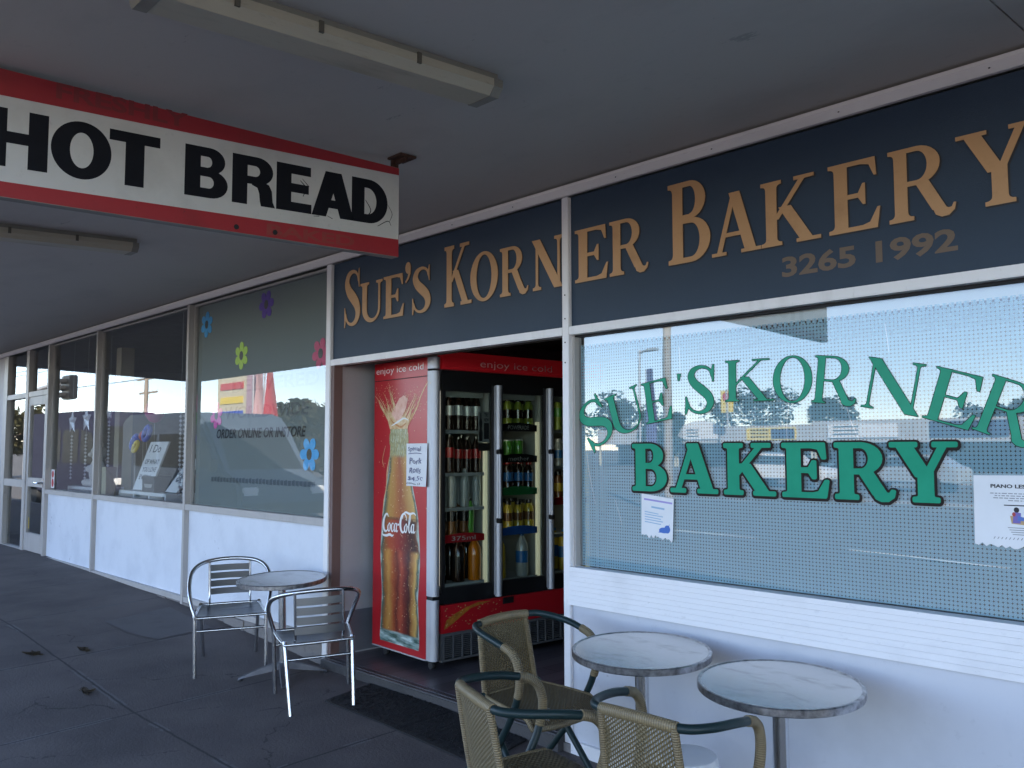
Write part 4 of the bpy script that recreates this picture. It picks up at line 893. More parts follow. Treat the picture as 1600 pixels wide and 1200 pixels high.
# splash crown
q7 = random.Random(21); tips = []
for k in range(30):
    sd = -1 if k % 2 else 1; x0 = .425+sd*q7.uniform(.0, .10); L_ = q7.uniform(.08, .30)*(1.25 if k < 4 else 1); sp0 = q7.uniform(.25, .95)
    w0 = q7.uniform(.010, .026); pts = [(x0, 1.655, w0)]
    for i_ in range(1, 6): t_ = i_/5; pts.append((x0+sd*L_*sp0*t_**.8+q7.uniform(-.008,.008), 1.655+L_*(t_*(1.1-.2*t_)), w0*(1-.85*t_)*q7.uniform(.7, 1.4)))
    tips.append(pts[-1]); lay(ribbon(pts, 4), .0011+.00004*k, (4, 2, 4, 8)[k % 4])
lay([[(.31,1.64),(.54,1.64),(.565,1.69),(.52,1.73),(.44,1.71),(.36,1.735),(.29,1.70)]], .0026, 4); lay(ribbon([(.33,1.68,.01),(.40,1.655,.016),(.50,1.69,.01),(.54,1.72,.006)], 4), .0027, 2); lay(ribbon([(.30,1.70,.006),(.36,1.715,.012),(.44,1.69,.014),(.52,1.665,.006)], 4), .0028, 7)
sv, sf_ = [], []
for k in range(420):
    tx, tz, _ = q7.choice(tips); u = tx+q7.gauss(0, .035); z = tz+q7.gauss(0, .035); q = .0012+.0034*q7.random()**2
    if not .02 < u < .74 or z > 1.985: continue
    o = len(sv); sv += [(u+q*.8*math.cos(a), z+q*math.sin(a)) for a in (0, 1.05, 2.1, 3.14, 4.19, 5.24)]; sf_.append(tuple(range(o, o+6)))
sheet(art, (sv, sf_), sidef, .0010, 0, 8)
lay([[(.46,1.70),(.52,1.75),(.42,1.86),(.36,1.88),(.31,1.85),(.33,1.79),(.40,1.71)]], .0030, 5)
r3 = random.Random(9)
dv, df = [], []
for k in range(420):
    if k < 250:
        z = .22+1.22*r3.random(); c, h = min(pr_, key=lambda q: abs(q[2]-z))[:2]; u = c+h*(r3.random()*2-1)*.95; q = .0016+.0035*r3.random()**2
    else:
        z = 1.05+.85*r3.random(); u = .04+.68*r3.random(); q = .0012+.0035*r3.random()**2
        if abs(u-.42) < .12 and z < 1.6: continue
        if r3.random() > math.exp(-abs(u-.42)*3): continue
    o = len(dv); dv += [(u+q*math.cos(a)*.8, z+q*math.sin(a)) for a in (0, 1.05, 2.1, 3.14, 4.19, 5.24)]; df.append(tuple(range(o, o+6)))
sheet(art, (dv, df), sidef, .0019, 0, 8)
# left water edge of the pour
lay(ribbon([(.545,1.44,.006),(.575,1.33,.014),(.585,1.22,.010),(.615,1.12,.012),(.63,1.03,.006)], 4), .0011, 4); lay(ribbon([(.60,1.52,.004),(.64,1.42,.008),(.615,1.36,.004)], 4), .0011, 4)
art.build('splash_print', [M[q] for q in mats_], side, False)
# script logo (drawn left to right in a 3.3 x 1 box, thick and thin pen strokes)
strokes = [
 [(.62,.80,.05),(.52,.93,.08),(.36,.90,.12),(.20,.70,.17),(.14,.42,.18),(.22,.18,.15),(.40,.10,.10),(.56,.20,.05)],
 [(.10,.10,.06),(.02,.02,.06),(.12,-.08,.09),(.45,-.10,.12),(.75,-.04,.13),(.98,-.10,.10),(1.10,-.04,.04)],
 [(.66,.46,.05),(.57,.32,.11),(.62,.14,.10),(.73,.14,.06),(.80,.34,.10),(.74,.50,.06),(.66,.46,.05)],
 [(.80,.42,.04),(.90,.40,.05)], [(1.10,.46,.07),(1.00,.50,.05),(.91,.34,.11),(.94,.15,.10),(1.04,.12,.06),(1.14,.22,.04)],
 [(1.38,.46,.06),(1.28,.50,.05),(1.18,.34,.11),(1.21,.14,.09),(1.31,.16,.05),(1.39,.46,.05)], [(1.41,.52,.08),(1.37,.22,.10),(1.42,.11,.07),(1.52,.18,.04)],
 [(1.48,.44,.09),(1.62,.46,.09)],
 [(2.34,.66,.05),(2.26,.86,.07),(2.08,.98,.09),(1.86,.84,.14),(1.74,.52,.18),(1.82,.20,.15),(2.00,.10,.09),(2.16,.22,.05)],
 [(1.95,.72,.05),(2.00,.92,.06),(2.22,1.05,.09),(2.60,.98,.11),(2.95,1.02,.08),(3.15,.92,.05)],
 [(2.22,.46,.05),(2.13,.32,.11),(2.18,.14,.10),(2.29,.14,.06),(2.36,.34,.10),(2.30,.50,.06),(2.22,.46,.05)], [(2.36,.42,.04),(2.46,.36,.04)],
 [(2.48,.30,.05),(2.62,.60,.06),(2.68,.88,.07),(2.60,.90,.07),(2.53,.60,.10),(2.52,.25,.10),(2.58,.11,.07),(2.68,.20,.04)],
 [(2.94,.46,.06),(2.84,.50,.05),(2.74,.34,.11),(2.77,.14,.09),(2.87,.16,.05),(2.95,.46,.05)], [(2.97,.52,.08),(2.93,.22,.10),(2.98,.11,.07),(3.10,.20,.04)]]
lg = MB(); polys = [q for s_ in strokes for q in ribbon(s_, 5)]
def logo(x, y): return (.637-(x/3.2)*.445, .885+y*.150+(x/3.2)*.012)
sheet(lg, union([[logo(x, y) for x, y in p] for p in polys]), sidef, .0024, 0, 0); lg.build('script_lettering', M['pr_white'], side, False)
def sidetext(s, u0, u1, z0, z1, m, name, par):
    v, f = textfit(s, 0, 1, z0, z1, bold=-.008); lt_ = MB(); sheet(lt_, ([(u0-x*(u0-u1), z) for x, z in v], f), sidef, .0008, 0, 0); return lt_.build(name, m, par, False)
sidetext('enjoy ice cold', .735, .12, 2.035, 2.098, M['pr_white'], 'lettering', side)
MB().box(-.0006,.001,.072,FD,1.9985,2.0035).build('panel_seam', M['dark'], side, False)
th = R(-3); FX, FY = -1.456, .262
fr.matrix_world = Matrix(((-math.sin(th), -math.cos(th), 0, FX), (math.cos(th), -math.sin(th), 0, FY), (0, 0, 1, FZ), (0,0,0,1)))
FMX = fr.matrix_world.copy()
# paper notice taped over the side picture
nt_ = thing('price_notice', 'white handwritten pork rolls price notice taped to the red fridge side', 'notice'); nt_.matrix_world = FMX
b_ = MB(); nu, nv = 6, 8
b_.grid(lambda u, v: (-.0075-.004*math.sin(3*v)*u-(.012*(u*u)*(1-v)**3), .315-.258*u, 1.238+.297*v), nu, nv, uv=False); b_.build('sheet', M['paper'], nt_, False, smooth=60)
def hand(s, u0, u1, z0, z1, m, bold=.0):
    v, f = textfit(s, 0, 1, z0, z1, bold=bold, shear=.12); lt_ = MB(); sheet(lt_, ([(u0-x*(u0-u1), z+.010*math.sin(x*9+z*40)*.4) for x, z in v], f), lambda u, v_, d: (-.0135-d, u, v_), 0, 0, 0); return lt_
hm = mat('marker_ink', (.10, .105, .22), .7)
hand('Special', .29, .13, 1.475, 1.515, hm).build('writing', hm, nt_, False); hand('Pork', .27, .12, 1.392, 1.432, hm).build('writing', hm, nt_, False); hand('Rolls', .27, .13, 1.330, 1.368, hm).build('writing', hm, nt_, False)
hand('$4.50', .29, .10, 1.272, 1.305, hm).build('writing', hm, nt_, False); hand('Comes 12 pm', .305, .075, 1.246, 1.262, hm, .01).build('writing', M['ink'], nt_, False)
b_ = MB(); sheet(b_, union(ribbon([(.285,1.462,.004),(.2,1.468,.005),(.12,1.464,.004)], 4)), lambda u, v_, d: (-.0135, u, v_), 0); b_.build('underline', hm, nt_, False)

# ---- bottles: each stands on a wire shelf
def bottle_mesh(kind):
    b_ = MB()
    if kind == 'cola': b_.lathe([(0,0),(.030,.0),(.032,.02),(.029,.07),(.033,.11)], n=14, mi=0); b_.lathe([(.0332,.10),(.0336,.165)], n=14, mi=1); b_.lathe([(.033,.165),(.030,.19),(.017,.225),(.013,.238)], n=14, mi=0); b_.lathe([(.0150,.236),(.0150,.252),(0,.252)], n=12, mi=2)
    elif kind == 'can': b_.lathe([(0,0),(.028,.0),(.033,.01),(.033,.115),(.027,.125),(0,.124)], n=16, mi=[0,0,0,1,1])
    elif kind == 'sport': b_.lathe([(0,0),(.035,0),(.036,.05),(.033,.06)], n=14, mi=0); b_.lathe([(.0345,.06),(.0345,.12)], n=14, mi=1); b_.lathe([(.035,.12),(.034,.15),(.018,.18)], n=14, mi=0); b_.lathe([(.022,.178),(.022,.205),(0,.205)], n=12, mi=2)
    else: b_.lathe([(0,0),(.043,0),(.046,.02),(.044,.09)], n=16, mi=0); b_.lathe([(.0455,.09),(.0455,.17)], n=16, mi=1); b_.lathe([(.045,.17),(.042,.215),(.018,.265),(.014,.275)], n=16, mi=0); b_.lathe([(.0165,.272),(.0165,.292),(0,.292)], n=12, mi=2)
    return b_
for n_, c in dict(b_cola=(.030,.014,.010), b_red=(.42,.02,.02), b_white=(.55,.55,.53), b_green=(.09,.32,.04), b_lime=(.28,.36,.05), b_orange=(.62,.17,.01), b_blue=(.03,.16,.42), b_yellow=(.60,.42,.04), b_clear=(.34,.37,.36), b_black=(.015,.015,.016), b_brown=(.18,.08,.03)).items(): M[n_] = mat(n_, c, .08, spec=.9)
protos = {}
def bottle(kind, mats3, di, x, sj, y, label, group):
    key = (kind, mats3)
    if key not in protos:
        o = bottle_mesh(kind).build('can' if kind == 'can' else 'bottle', [M[m] for m in mats3], smooth=40); protos[key] = o; o.scale = (1.04, 1.04, 1.06 if kind != 'big' else 1.0)
    else: o = protos[key].copy(); COL.objects.link(o)
    p = FMX @ Vector((x, y, Z(shz[di][sj])+.001)); o.location = p; o.rotation_euler = (0, 0, rnd.uniform(0, 6.28)); o.scale = (1.04+rnd.uniform(-.03,.03),)*2+(1.04+rnd.uniform(-.05,.05),)
    tag(o, label, 'can' if kind == 'can' else 'bottle', group)
rows = [(0,0,'cola',('b_cola','b_white','b_black'),5,'dark cola bottle with pale label on the top shelf, left fridge door','cola bottles on the top shelf behind the left door'),
 (0,1,'cola',('b_cola','b_red','b_black'),5,'dark cola bottle with red label on the second shelf, left fridge door','cola bottles on the second shelf behind the left door'),
 (0,2,'cola',('b_clear','b_clear','b_white'),4,'clear drink bottle on the third shelf, left fridge door','clear bottles on the third shelf behind the left door'),
 (0,3,'cola',('b_brown','b_black','b_black'),3,'small dark bottle above the red 375ml strip in the fridge','small dark bottles above the red strip'),
 (0,4,'big',('b_cola','b_black','b_black'),3,'large dark cola bottle on the bottom shelf, left fridge door','large cola bottles on the bottom shelf behind the left door'),
 (1,0,'sport',('b_lime','b_cola','b_black'),4,'yellow green sports drink bottle on the top shelf, middle fridge door','sports drink bottles on the top shelf behind the middle door'),
 (1,1,'can',('b_green','b_white'),3,'green can on the second shelf, middle fridge door','green cans on the second shelf behind the middle door'),
 (1,2,'sport',('b_cola','b_blue','b_red'),4,'dark sports bottle with blue band and red cap, middle fridge door','red capped bottles on the third shelf behind the middle door'),
 (1,3,'sport',('b_yellow','b_brown','b_black'),4,'amber juice bottle above the blue strip, middle fridge door','amber bottles above the blue strip'),
 (2,0,'cola',('b_lime','b_green','b_green'),4,'lime green bottle on the top shelf, right fridge door','lime bottles on the top shelf behind the right door'),
 (2,1,'sport',('b_clear','b_blue','b_white'),4,'clear water bottle on the second shelf, right fridge door','water bottles on the second shelf behind the right door'),
 (2,2,'sport',('b_brown','b_yellow','b_black'),4,'brown milk bottle on the third shelf, right fridge door','brown bottles on the third shelf behind the right door'),
 (2,4,'big',('b_yellow','b_blue','b_blue'),3,'large yellow juice bottle on the bottom shelf, right fridge door','yellow bottles on the bottom shelf behind the right door')]
for di, sj, kind, ms, n_, lab, grp in rows:
    x0, x1 = doors[di]; a, b = x0+.052, x1-.078
    for k in range(n_):
        x = a+(b-a)*k/max(1, (5 if kind in ('cola',) and n_ == 5 else 4 if kind != 'big' else 3)-1); bottle(kind, ms, di, x, sj, .105+.008*rnd.random(), lab, grp)
        for yb in ((.195, .285) if kind != 'big' else (.215,)): bottle(kind, ms, di, x+rnd.uniform(-.012,.012), sj, yb, lab, grp)
x0, x1 = doors[0]; bottle('cola', ('b_green','b_green','b_black'), 0, x1-.14, 3, .105, 'green soft drink bottle standing among dark bottles above the 375ml strip', None); bottle('cola', ('b_green','b_white','b_black'), 0, x1-.105, 2, .20, 'green bottle behind the clear bottles, left fridge door', None)
bottle('big', ('b_orange','b_orange','b_orange'), 0, x1-.10, 4, .10, 'large orange soft drink bottle at the right of the bottom shelf', None)
x0, x1 = doors[1]; bottle('can', ('b_red','b_white'), 1, x0+.065, 1, .11, 'red can left of the green cans in the middle fridge door', None)
bottle('big', ('b_yellow','b_yellow','b_blue'), 1, x0+.075, 4, .11, 'large yellow juice bottle on the bottom shelf, middle fridge door', None); bottle('big', ('b_clear','b_blue','b_blue'), 1, x1-.15, 4, .11, 'large clear water bottle with blue label, middle fridge door', None)
pt = thing('door_poster', 'small black and white bottle poster stuck inside the left fridge door', 'poster'); pt.matrix_world = FMX
MB().box(.40,.505,.0125,.014,Z(1.56),Z(1.78)).build('sheet', mat('poster_grey', (.30,.30,.29), .6), pt, False); MB().box(.40,.505,.0115,.0122,Z(1.50),Z(1.556)).build('price_tab', M['black'], pt, False)
b_ = MB(); b_.box(.452,.498,.0115,.0122,Z(1.585),Z(1.70)); b_.build('dark_block', M['black'], pt, False)
b_ = MB(); sheet(b_, ([(.41,Z(1.57)),(.438,Z(1.57)),(.44,Z(1.63)),(.432,Z(1.66)),(.438,Z(1.70)),(.428,Z(1.735)),(.428,Z(1.77)),(.419,Z(1.77)),(.419,Z(1.735)),(.409,Z(1.70)),(.415,Z(1.66)),(.407,Z(1.63))], [tuple(range(12))]), front(.0118), 0); b_.build('bottle_picture', M['black'], pt, False)
b_ = MB(); sheet(b_, textfit('TRY', .455, .495, Z(1.745), Z(1.77), bold=.03), front(.0118), 0); sheet(b_, textfit('NEW', .452, .498, Z(1.71), Z(1.735), bold=.03), front(.0118), 0); b_.build('lettering', M['black'], pt, False)

# ================================================================== TABLES
def table(x, y, Rr, Hh, label, spin, col_r=.030):
    t_ = thing('cafe_table', label, 'table', group='round steel cafe tables')
    b_ = MB(); b_.lathe([(0,Hh-.004),(Rr-.022,Hh-.004),(Rr-.016,Hh-.0015)], n=72); top = b_.build('table_top', M['steel'], t_, False, smooth=40)
    b_ = MB(); b_.lathe([(Rr-.018,Hh-.003),(Rr-.012,Hh+.0012),(Rr-.003,Hh+.0005),(Rr,Hh-.003),(Rr,Hh-.026),(Rr-.003,Hh-.029),(Rr-.02,Hh-.0295),(Rr-.024,Hh-.020),(Rr-.024,Hh-.006)], n=72); b_.build('rim', M['rim'], top, False, smooth=40)
    MB().lathe([(0,Hh-.022),(Rr-.024,Hh-.022),(Rr-.024,Hh-.0245),(0,Hh-.0245)], n=48).build('underside', M['castbase'], top, False)
    MB().lathe([(col_r,.07),(col_r,Hh-.03),(.10,Hh-.027),(.10,Hh-.0245)], n=28).build('column', M['chrome'], t_, False, smooth=30)
    for k in range(4):
        a = R(spin+90*k); xf = Matrix.Rotation(a, 4, 'Z'); b_ = MB(); n = 10; vs_, fs_ = [], []
        for i in range(n+1):
            q = i/n; xx = .015+.285*q; zt_ = .105-.085*q**1.35; zb_ = .060-.045*q if q < .8 else .024-.0*q; zb_ = min(zb_, zt_-.012); w_ = .030-.013*q
            vs_ += [(xx,-w_,zb_),(xx,-w_*.75,zt_),(xx,w_*.75,zt_),(xx,w_,zb_)]
        for i in range(n):
            for j in range(4): fs_.append((i*4+j, i*4+(j+1) % 4, i*4+4+(j+1) % 4, i*4+4+j))
        fs_ += [(3,2,1,0), (n*4, n*4+1, n*4+2, n*4+3)]; b_.add(vs_, fs_, 0, xf); ft = b_.build('foot', M['castbase'], t_, False, smooth=40)
        MB().lathe([(0,0),(.016,0),(.018,.006),(.016,.013),(0,.013)], n=14, xf=xf @ Matrix.Translation((.288,0,0))).build('glide', M['blackrub'], ft, False)
    stand(t_, x, y, 0); return t_
table(-2.36, -.34, .305, .682, 'round steel cafe table between the two slatted aluminium chairs', 62, .026)
table(.80, -.35, .303, .752, 'round worn steel cafe table beside the white post, in front of the doorway side', 30)
table(1.487, -.39, .305, .766, 'round worn steel cafe table nearest the camera, under the piano lesson notice', 55)

# ================================================================== ALUMINIUM SLAT CHAIRS (local: +x is the sitter's front)
def metal_chair():
    c = thing('slat_chair', '', 'chair', group='slatted aluminium cafe chairs'); r_ = .0138
    for s in (-1, 1):
        MB().tube(crv([(.215,.240*s,.420),(.220,.240*s,.38),(.245,.238*s,.01),(.245,.238*s,.0)], 5), r_, 10).build('leg', M['chrome'], c, False, smooth=50)
        MB().tube(crv([(-.165,.205*s,.402),(-.175,.205*s,.38),(-.262,.190*s,.01),(-.262,.190*s,.0)], 5), r_, 10).build('leg', M['chrome'], c, False, smooth=50)
    half = [(.215,.240,.415),(.190,.258,.475),(.130,.276,.55),(.035,.280,.61),(-.075,.268,.662),(-.170,.225,.698),(-.230,.145,.718)]
    hoop = crv(half+[(-.255,0,.726)]+[(a,-b,q) for a, b, q in reversed(half)], 6)
    MB().tube(hoop, .0140, 12).build('arm_hoop', M['chrome'], c, False, smooth=50)
    ring = crv([(.225,.20,.405),(.215,.235,.405),(0,.225,.398),(-.165,.205,.401),(-.195,.17,.401),(-.195,-.17,.401),(-.165,-.205,.401),(0,-.225,.398),(.215,-.235,.405),(.225,-.20,.405)], 5, True)
    MB().tube(ring, .0105, 8, closed=True).build('seat_frame', M['chrome'], c, False, smooth=50)
    for s in (-1, 1): MB().tube(crv([(-.243,.145*s,.720),(-.238,.145*s,.64),(-.225,.145*s,.50),(-.210,.145*s,.440),(-.170,.145*s,.413)], 5), .0085, 8).build('back_upright', M['chrome'], c, False, smooth=50)
    MB().tube([(.225,.236,.315),(.225,-.236,.315)], .0085, 8).build('brace', M['chrome'], c, False, smooth=50)
    MB().tube([(-.192,.203,.31),(-.192,-.203,.31)], .0085, 8).build('brace', M['chrome'], c, False, smooth=50)
    for k in range(4):
        zc_ = .488+.058*k; b_ = MB()
        def fn(u, v, z0=zc_): 
            y = -.150+.30*u; return (-.243+.010*(z0-.6)/.1*-1*.4-.016*(1-(2*u-1)**2)+.006, y, z0-.0235+.045*v)
        b_.grid(lambda u, v: fn(u, v), 10, 2, uv=False); b_.grid(lambda u, v: (fn(u, v)[0]+.006, fn(u, v)[1], fn(u, v)[2]), 10, 2, uv=False)
        b_.build('back_slat', M['slat'], c, False, smooth=40)
    for k in range(6):
        x0 = -.175+.066*k; b_ = MB(); b_.grid(lambda u, v: (x0+.058*v, -.222+.444*u, 0.410-.014*math.sin(math.pi*u)-.010*math.sin(math.pi*(x0+.058*v+.18)/.40)), 10, 2, uv=False)
        b_.grid(lambda u, v: (x0+.058*v, -.222+.444*u, 0.406-.014*math.sin(math.pi*u)-.010*math.sin(math.pi*(x0+.058*v+.18)/.40)), 10, 2, uv=False); b_.build('seat_slat', M['slat'], c, False, smooth=40)
    return c
mc = metal_chair(); mc2 = clone(mc)
mc['label'] = 'slatted aluminium chair facing the camera, left of its steel table'; stand(mc, -2.88, -.48, -25)
mc2['label'] = 'slatted aluminium chair seen from behind, between the steel table and door mat'; stand(mc2, -1.72, -.455, 156)

# ================================================================== WICKER CHAIRS
def wicker_chair():
    c = thing('wicker_chair', '', 'chair', group='wicker chairs with dark green tube frames'); r_ = .0162
    top = crv([(-.232,.151,.772),(-.241,.085,.777),(-.244,0,.779),(-.241,-.085,.777),(-.232,-.151,.772)], 6)
    MB().tube(top, .0205, 12, uvlen=.0085).build('back_rail', M['wrap'], c, False, smooth=60)
    for s in (-1, 1):
        MB().tube(crv([(-.232,.151*s,.772),(-.208,.196*s,.772),(-.130,.232*s,.765),(-.02,.248*s,.752),(.075,.247*s,.733)], 6), r_, 12).build('arm', M['frame_green'], c, False, smooth=60)
        MB().tube(crv([(.060,.247*s,.737),(.112,.247*s,.720),(.148,.246*s,.685),(.164,.244*s,.630),(.160,.242*s,.575),(.146,.240*s,.530)], 8), .0192, 12, uvlen=.0085).build('arm_wrap', M['wrap'], c, False, smooth=60)
        MB().tube(crv([(.150,.240*s,.545),(.115,.237*s,.465),(.01,.232*s,.300),(-.235,.225*s,.012),(-.240,.225*s,.0)], 6), r_, 12).build('leg', M['frame_green'], c, False, smooth=60)
        MB().tube(crv([(-.19,.175*s,.45),(-.10,.195*s,.36),(.215,.215*s,.010),(.222,.215*s,.0)], 6), r_, 12).build('leg', M['frame_green'], c, False, smooth=60)
    def back(u, v):
        w_ = .145+.018*(1-v); x = -.182-.060*v**.9-.018*(1-(2*u-1)**2); return (x, -w_+2*w_*u, .430+.348*v)
    b_ = MB(); b_.grid(back, 10, 12); b_.build('back_panel', M['weave_back'], c, False, smooth=60)
    for s in (0, 1): MB().tube([back(s, k/8) for k in range(9)], .0135, 10, uvlen=.0085).build('back_edge', M['wrap'], c, False, smooth=60)
    def seat(u, v):
        w_ = .165+.042*math.sin(min(1, v*1.25)*math.pi/2); y = (2*u-1)*w_; x = -.185+.435*v; z = .448-.014*math.sin(math.pi*u)*math.sin(math.pi*min(1, v)) - max(0, v-.80)**2*1.1
        f = abs(2*u-1); x -= max(0, v-.7)*.16*f**3
        return (x, y, z)
    b_ = MB(); b_.grid(seat, 14, 14); b_.grid(lambda u, v: tuple(Vector(seat(u, v))-Vector((0,0,.016))), 14, 14); b_.build('seat', M['weave_seat'], c, False, smooth=60)
    ring = [seat(0, k/10) for k in range(11)]+[seat(k/10, 1) for k in range(1, 11)]+[seat(1, 1-k/10) for k in range(1, 11)]+[seat(1-k/10, 0) for k in range(1, 10)]
    MB().tube([(a, b, q-.008) for a, b, q in ring], .0125, 8, closed=True, uvlen=.0085).build('seat_edge', M['wrap'], c, False, smooth=60)
    return c, seat
wc, seatf = wicker_chair(); wc2 = clone(wc); wc3 = clone(wc)
wc['label'] = 'wicker chair with frayed seat, standing in the doorway beside the white post'
b_ = MB(); rr = random.Random(5)
for k in range(30):
    u = .12+.26*rr.random(); v = .66+.26*rr.random(); a = Vector(seatf(u, v)); bq = Vector(seatf(u+.004, v+.05)); d = Vector((.0,.0022,0)); b_.add([a-d+Vector((0,0,.002)), a+d+Vector((0,0,.002)), bq+d+Vector((0,0,.002)), bq-d+Vector((0,0,.002))], [(0,1,2,3)])
b_.build('frayed_cane', mat('bare_cane', (.40, .40, .42), .5), wc, False)
wc2['label'] = 'wicker chair in the front left, its back to the camera and overlapping the doorway chair'
wc3['label'] = 'wicker chair in front of the white wall, nearest the two steel tables'
stand(wc, .254, -.457, -3); stand(wc2, .875, -1.089, 72); stand(wc3, 1.332, -.839, 95)

# white bucket by the wall, door mat, leaves
bu = thing('plastic_bucket', 'white upturned plastic bucket on the ground under the worn steel tables', 'bucket')
b_ = MB(); b_.lathe([(.155,0),(.150,.02),(.128,.315),(.122,.327),(.112,.330),(0,.330)], n=40); b_.build('bucket_body', M['white'], bu, False, smooth=40)
MB().lathe([(.1515,.03),(.160,.034),(.160,.055),(.150,.06)], n=40).build('rim_band', M['white'], bu, False, smooth=40); stand(bu, .985, -.285, 0)
dm = MB(); cs = [(-1.63,-.455),(-.155,-.468),(-.20,.10-.15),(-1.735,.105-.16)]
cs = [(-1.63,-.455),(-.155,-.468),(-.235,-.052),(-1.715,-.052)]
def matpt(u, v, h):
    a = [cs[0][i]+(cs[1][i]-cs[0][i])*u for i in (0,1)]; b = [cs[3][i]+(cs[2][i]-cs[3][i])*u for i in (0,1)]
    x, y = a[0]+(b[0]-a[0])*v, a[1]+(b[1]-a[1])*v; fold = -.006*math.exp(-((x+.86-.14*0)/.012)**2); return (x, y, G(x, y)+h+(fold if h > .005 else 0))
NU = 120
dm.grid(lambda u, v: matpt(u, v, .011), NU, 6, uv=False); dm.grid(lambda u, v: matpt(u, v, .001), NU, 1, uv=False)
for a, b in (((0,0),(1,0)),((1,0),(1,1)),((1,1),(0,1)),((0,1),(0,0))):
    for k in range(30):
        p = [a[i]+(b[i]-a[i])*k/30 for i in (0,1)]; q = [a[i]+(b[i]-a[i])*(k+1)/30 for i in (0,1)]
        dm.add([matpt(*p, .001), matpt(*q, .001), matpt(*q, .011), matpt(*p, .011)], [(0,1,2,3)])
rm_ = random.Random(2)
for k in range(900):   # raised worm-like ribs of the rubber
    u, v = .01+.98*rm_.random(), .03+.94*rm_.random(); x, y, z = matpt(u, v, .0112); L_ = .018; ang = 1.57+rm_.uniform(-.35, .35); dx, dy = math.cos(ang)*L_, math.sin(ang)*L_
    dm.add([(x-.003,y,z),(x+.003,y,z),(x+dx+.003,y+dy,z+.042*dy),(x+dx-.003,y+dy,z+.042*dy),(x-.002,y,z+.004),(x+.002,y,z+.004),(x+dx+.002,y+dy,z+.004+.042*dy),(x+dx-.002,y+dy,z+.004+.042*dy)], [(4,5,6,7),(0,1,5,4),(1,2,6,5),(2,3,7,6),(3,0,4,7)])
o = dm.build('door_mat', M['mat'], loc=(-.9,-.26,G(-.9,-.26))); tag(o, 'black ribbed rubber mat lying on the path before the bakery doorway', 'door mat')
def leafy(x, y, L_, rot, label):
    b_ = MB(); z0 = G(x, y)
    for k in range(4):
        a = rot+rnd.uniform(-.5, .5); l = L_*rnd.uniform(.6, 1); ox, oy = rnd.uniform(-.02, .02), rnd.uniform(-.02, .02)
        def fn(u, v, a=a, l=l, ox=ox, oy=oy, k=k):
            t = u-.5; w_ = .16*l*math.sin(math.pi*min(.999, max(.001, u)))*(2*v-1); c, s = math.cos(a), math.sin(a)
            px, py = x+ox+t*l*c-w_*s, y+oy+t*l*s+w_*c; return (px, py, G(px, py)+.004+.003*k+.012*abs(2*v-1)+.010*math.sin(u*5+k))
        b_.grid(fn, 6, 3, uv=False)
    o = b_.build('dry_leaf', M['leaf_brown'], loc=(x, y, z0)); tag(o, label, 'leaf', 'dry leaves on the footpath')
leafy(-4.08,-1.464,.14,.6,'dry brown leaf curl at the left edge of the path'); leafy(-3.915,-1.144,.13,.3,'small dry leaf nearest the gift shop wall'); leafy(-2.937,-1.453,.14,.2,'dry brown leaf curl on the path joint side nearest the camera')

# ---- notices taped to the bakery window
n1 = thing('window_notice', 'small torn white notice with a blue picture taped below the letter B', 'notice', (.58,.064,1.17))
def torn(x0, x1, ztl, ztr, zbl, zbr, tear, seed):
    q = random.Random(seed); n = 22; bot = [(x0+(x1-x0)*i/n-.006*0, zbl+(zbr-zbl)*i/n+tear*q.random()) for i in range(n+1)]; return bot+[(x1+.010,ztr),(x0+.004,ztl)]
def nface(u, v, d): return (u, .0625-d, v)
MB().prism(torn(.480,.672,1.288,1.268,1.075,1.052,.022,3), nface, 0, .0006).build('sheet', M['paper'], n1)
pl = mat('pale_blue_ink', (.30, .45, .62), .7); lil = mat('lilac_ink', (.35, .30, .62), .7)
b_ = MB(); sheet(b_, ([(.500,1.266),(.672,1.250),(.672,1.241),(.500,1.257)], [(0,1,2,3)]), nface, .0011); b_.build('heading_bar', lil, n1)
b_ = MB()
for k in range(5):
    z = 1.202-.0125*k; sheet(b_, ([(.503,z),(.503+(.10 if k else .085)+.012*(k % 2),z-.010),(.503+(.10 if k else .085)+.012*(k % 2),z-.0145),(.503,z-.0045)], [(0,1,2,3)]), nface, .0011)
sheet(b_, ([(.545,1.228),(.625,1.220),(.625,1.211),(.545,1.219)], [(0,1,2,3)]), nface, .0011); b_.build('print_lines', pl, n1)
b_ = MB(); sheet(b_, union([arc(.620,1.112,.030,.014,0,345,14), arc(.640,1.118,.018,.020,0,345,12), [(.595,1.108),(.585,1.100),(.62,1.100)], [(.643,1.13),(.655,1.145),(.650,1.128)]]), nface, .0011); b_.build('picture', mat('blue_picture', (.06, .16, .50), .7), n1)
n2 = thing('window_notice', 'white piano lessons notice with a small picture and torn edge at the right', 'notice', (2.2,.064,1.28))
MB().prism(torn(2.050,2.340,1.411,1.415,1.150,1.140,.022,7), nface, 0, .0006).build('sheet', M['paper'], n2)
b_ = MB(); sheet(b_, textfit('PIANO LESSONS', 2.112, 2.292, 1.366, 1.380, bold=.035), nface, .0011); b_.build('title', M['ink'], n2)
b_ = MB()
for k, (x0, x1) in enumerate(((2.11,2.29),(2.125,2.28),(2.12,2.285),(2.17,2.235))):
    z = 1.345-.0085*k; x = x0
    while x < x1: l = .006+.012*rnd.random(); sheet(b_, ([(x,z),(min(x1,x+l),z),(min(x1,x+l),z+.0032),(x,z+.0032)], [(0,1,2,3)]), nface, .0011); x += l+.004
for k in range(4): sheet(b_, ([(2.165+.005*k,1.222-.008*k),(2.245-.003*k,1.222-.008*k),(2.245-.003*k,1.2245-.008*k),(2.165+.005*k,1.2245-.008*k)], [(0,1,2,3)]), nface, .0011)
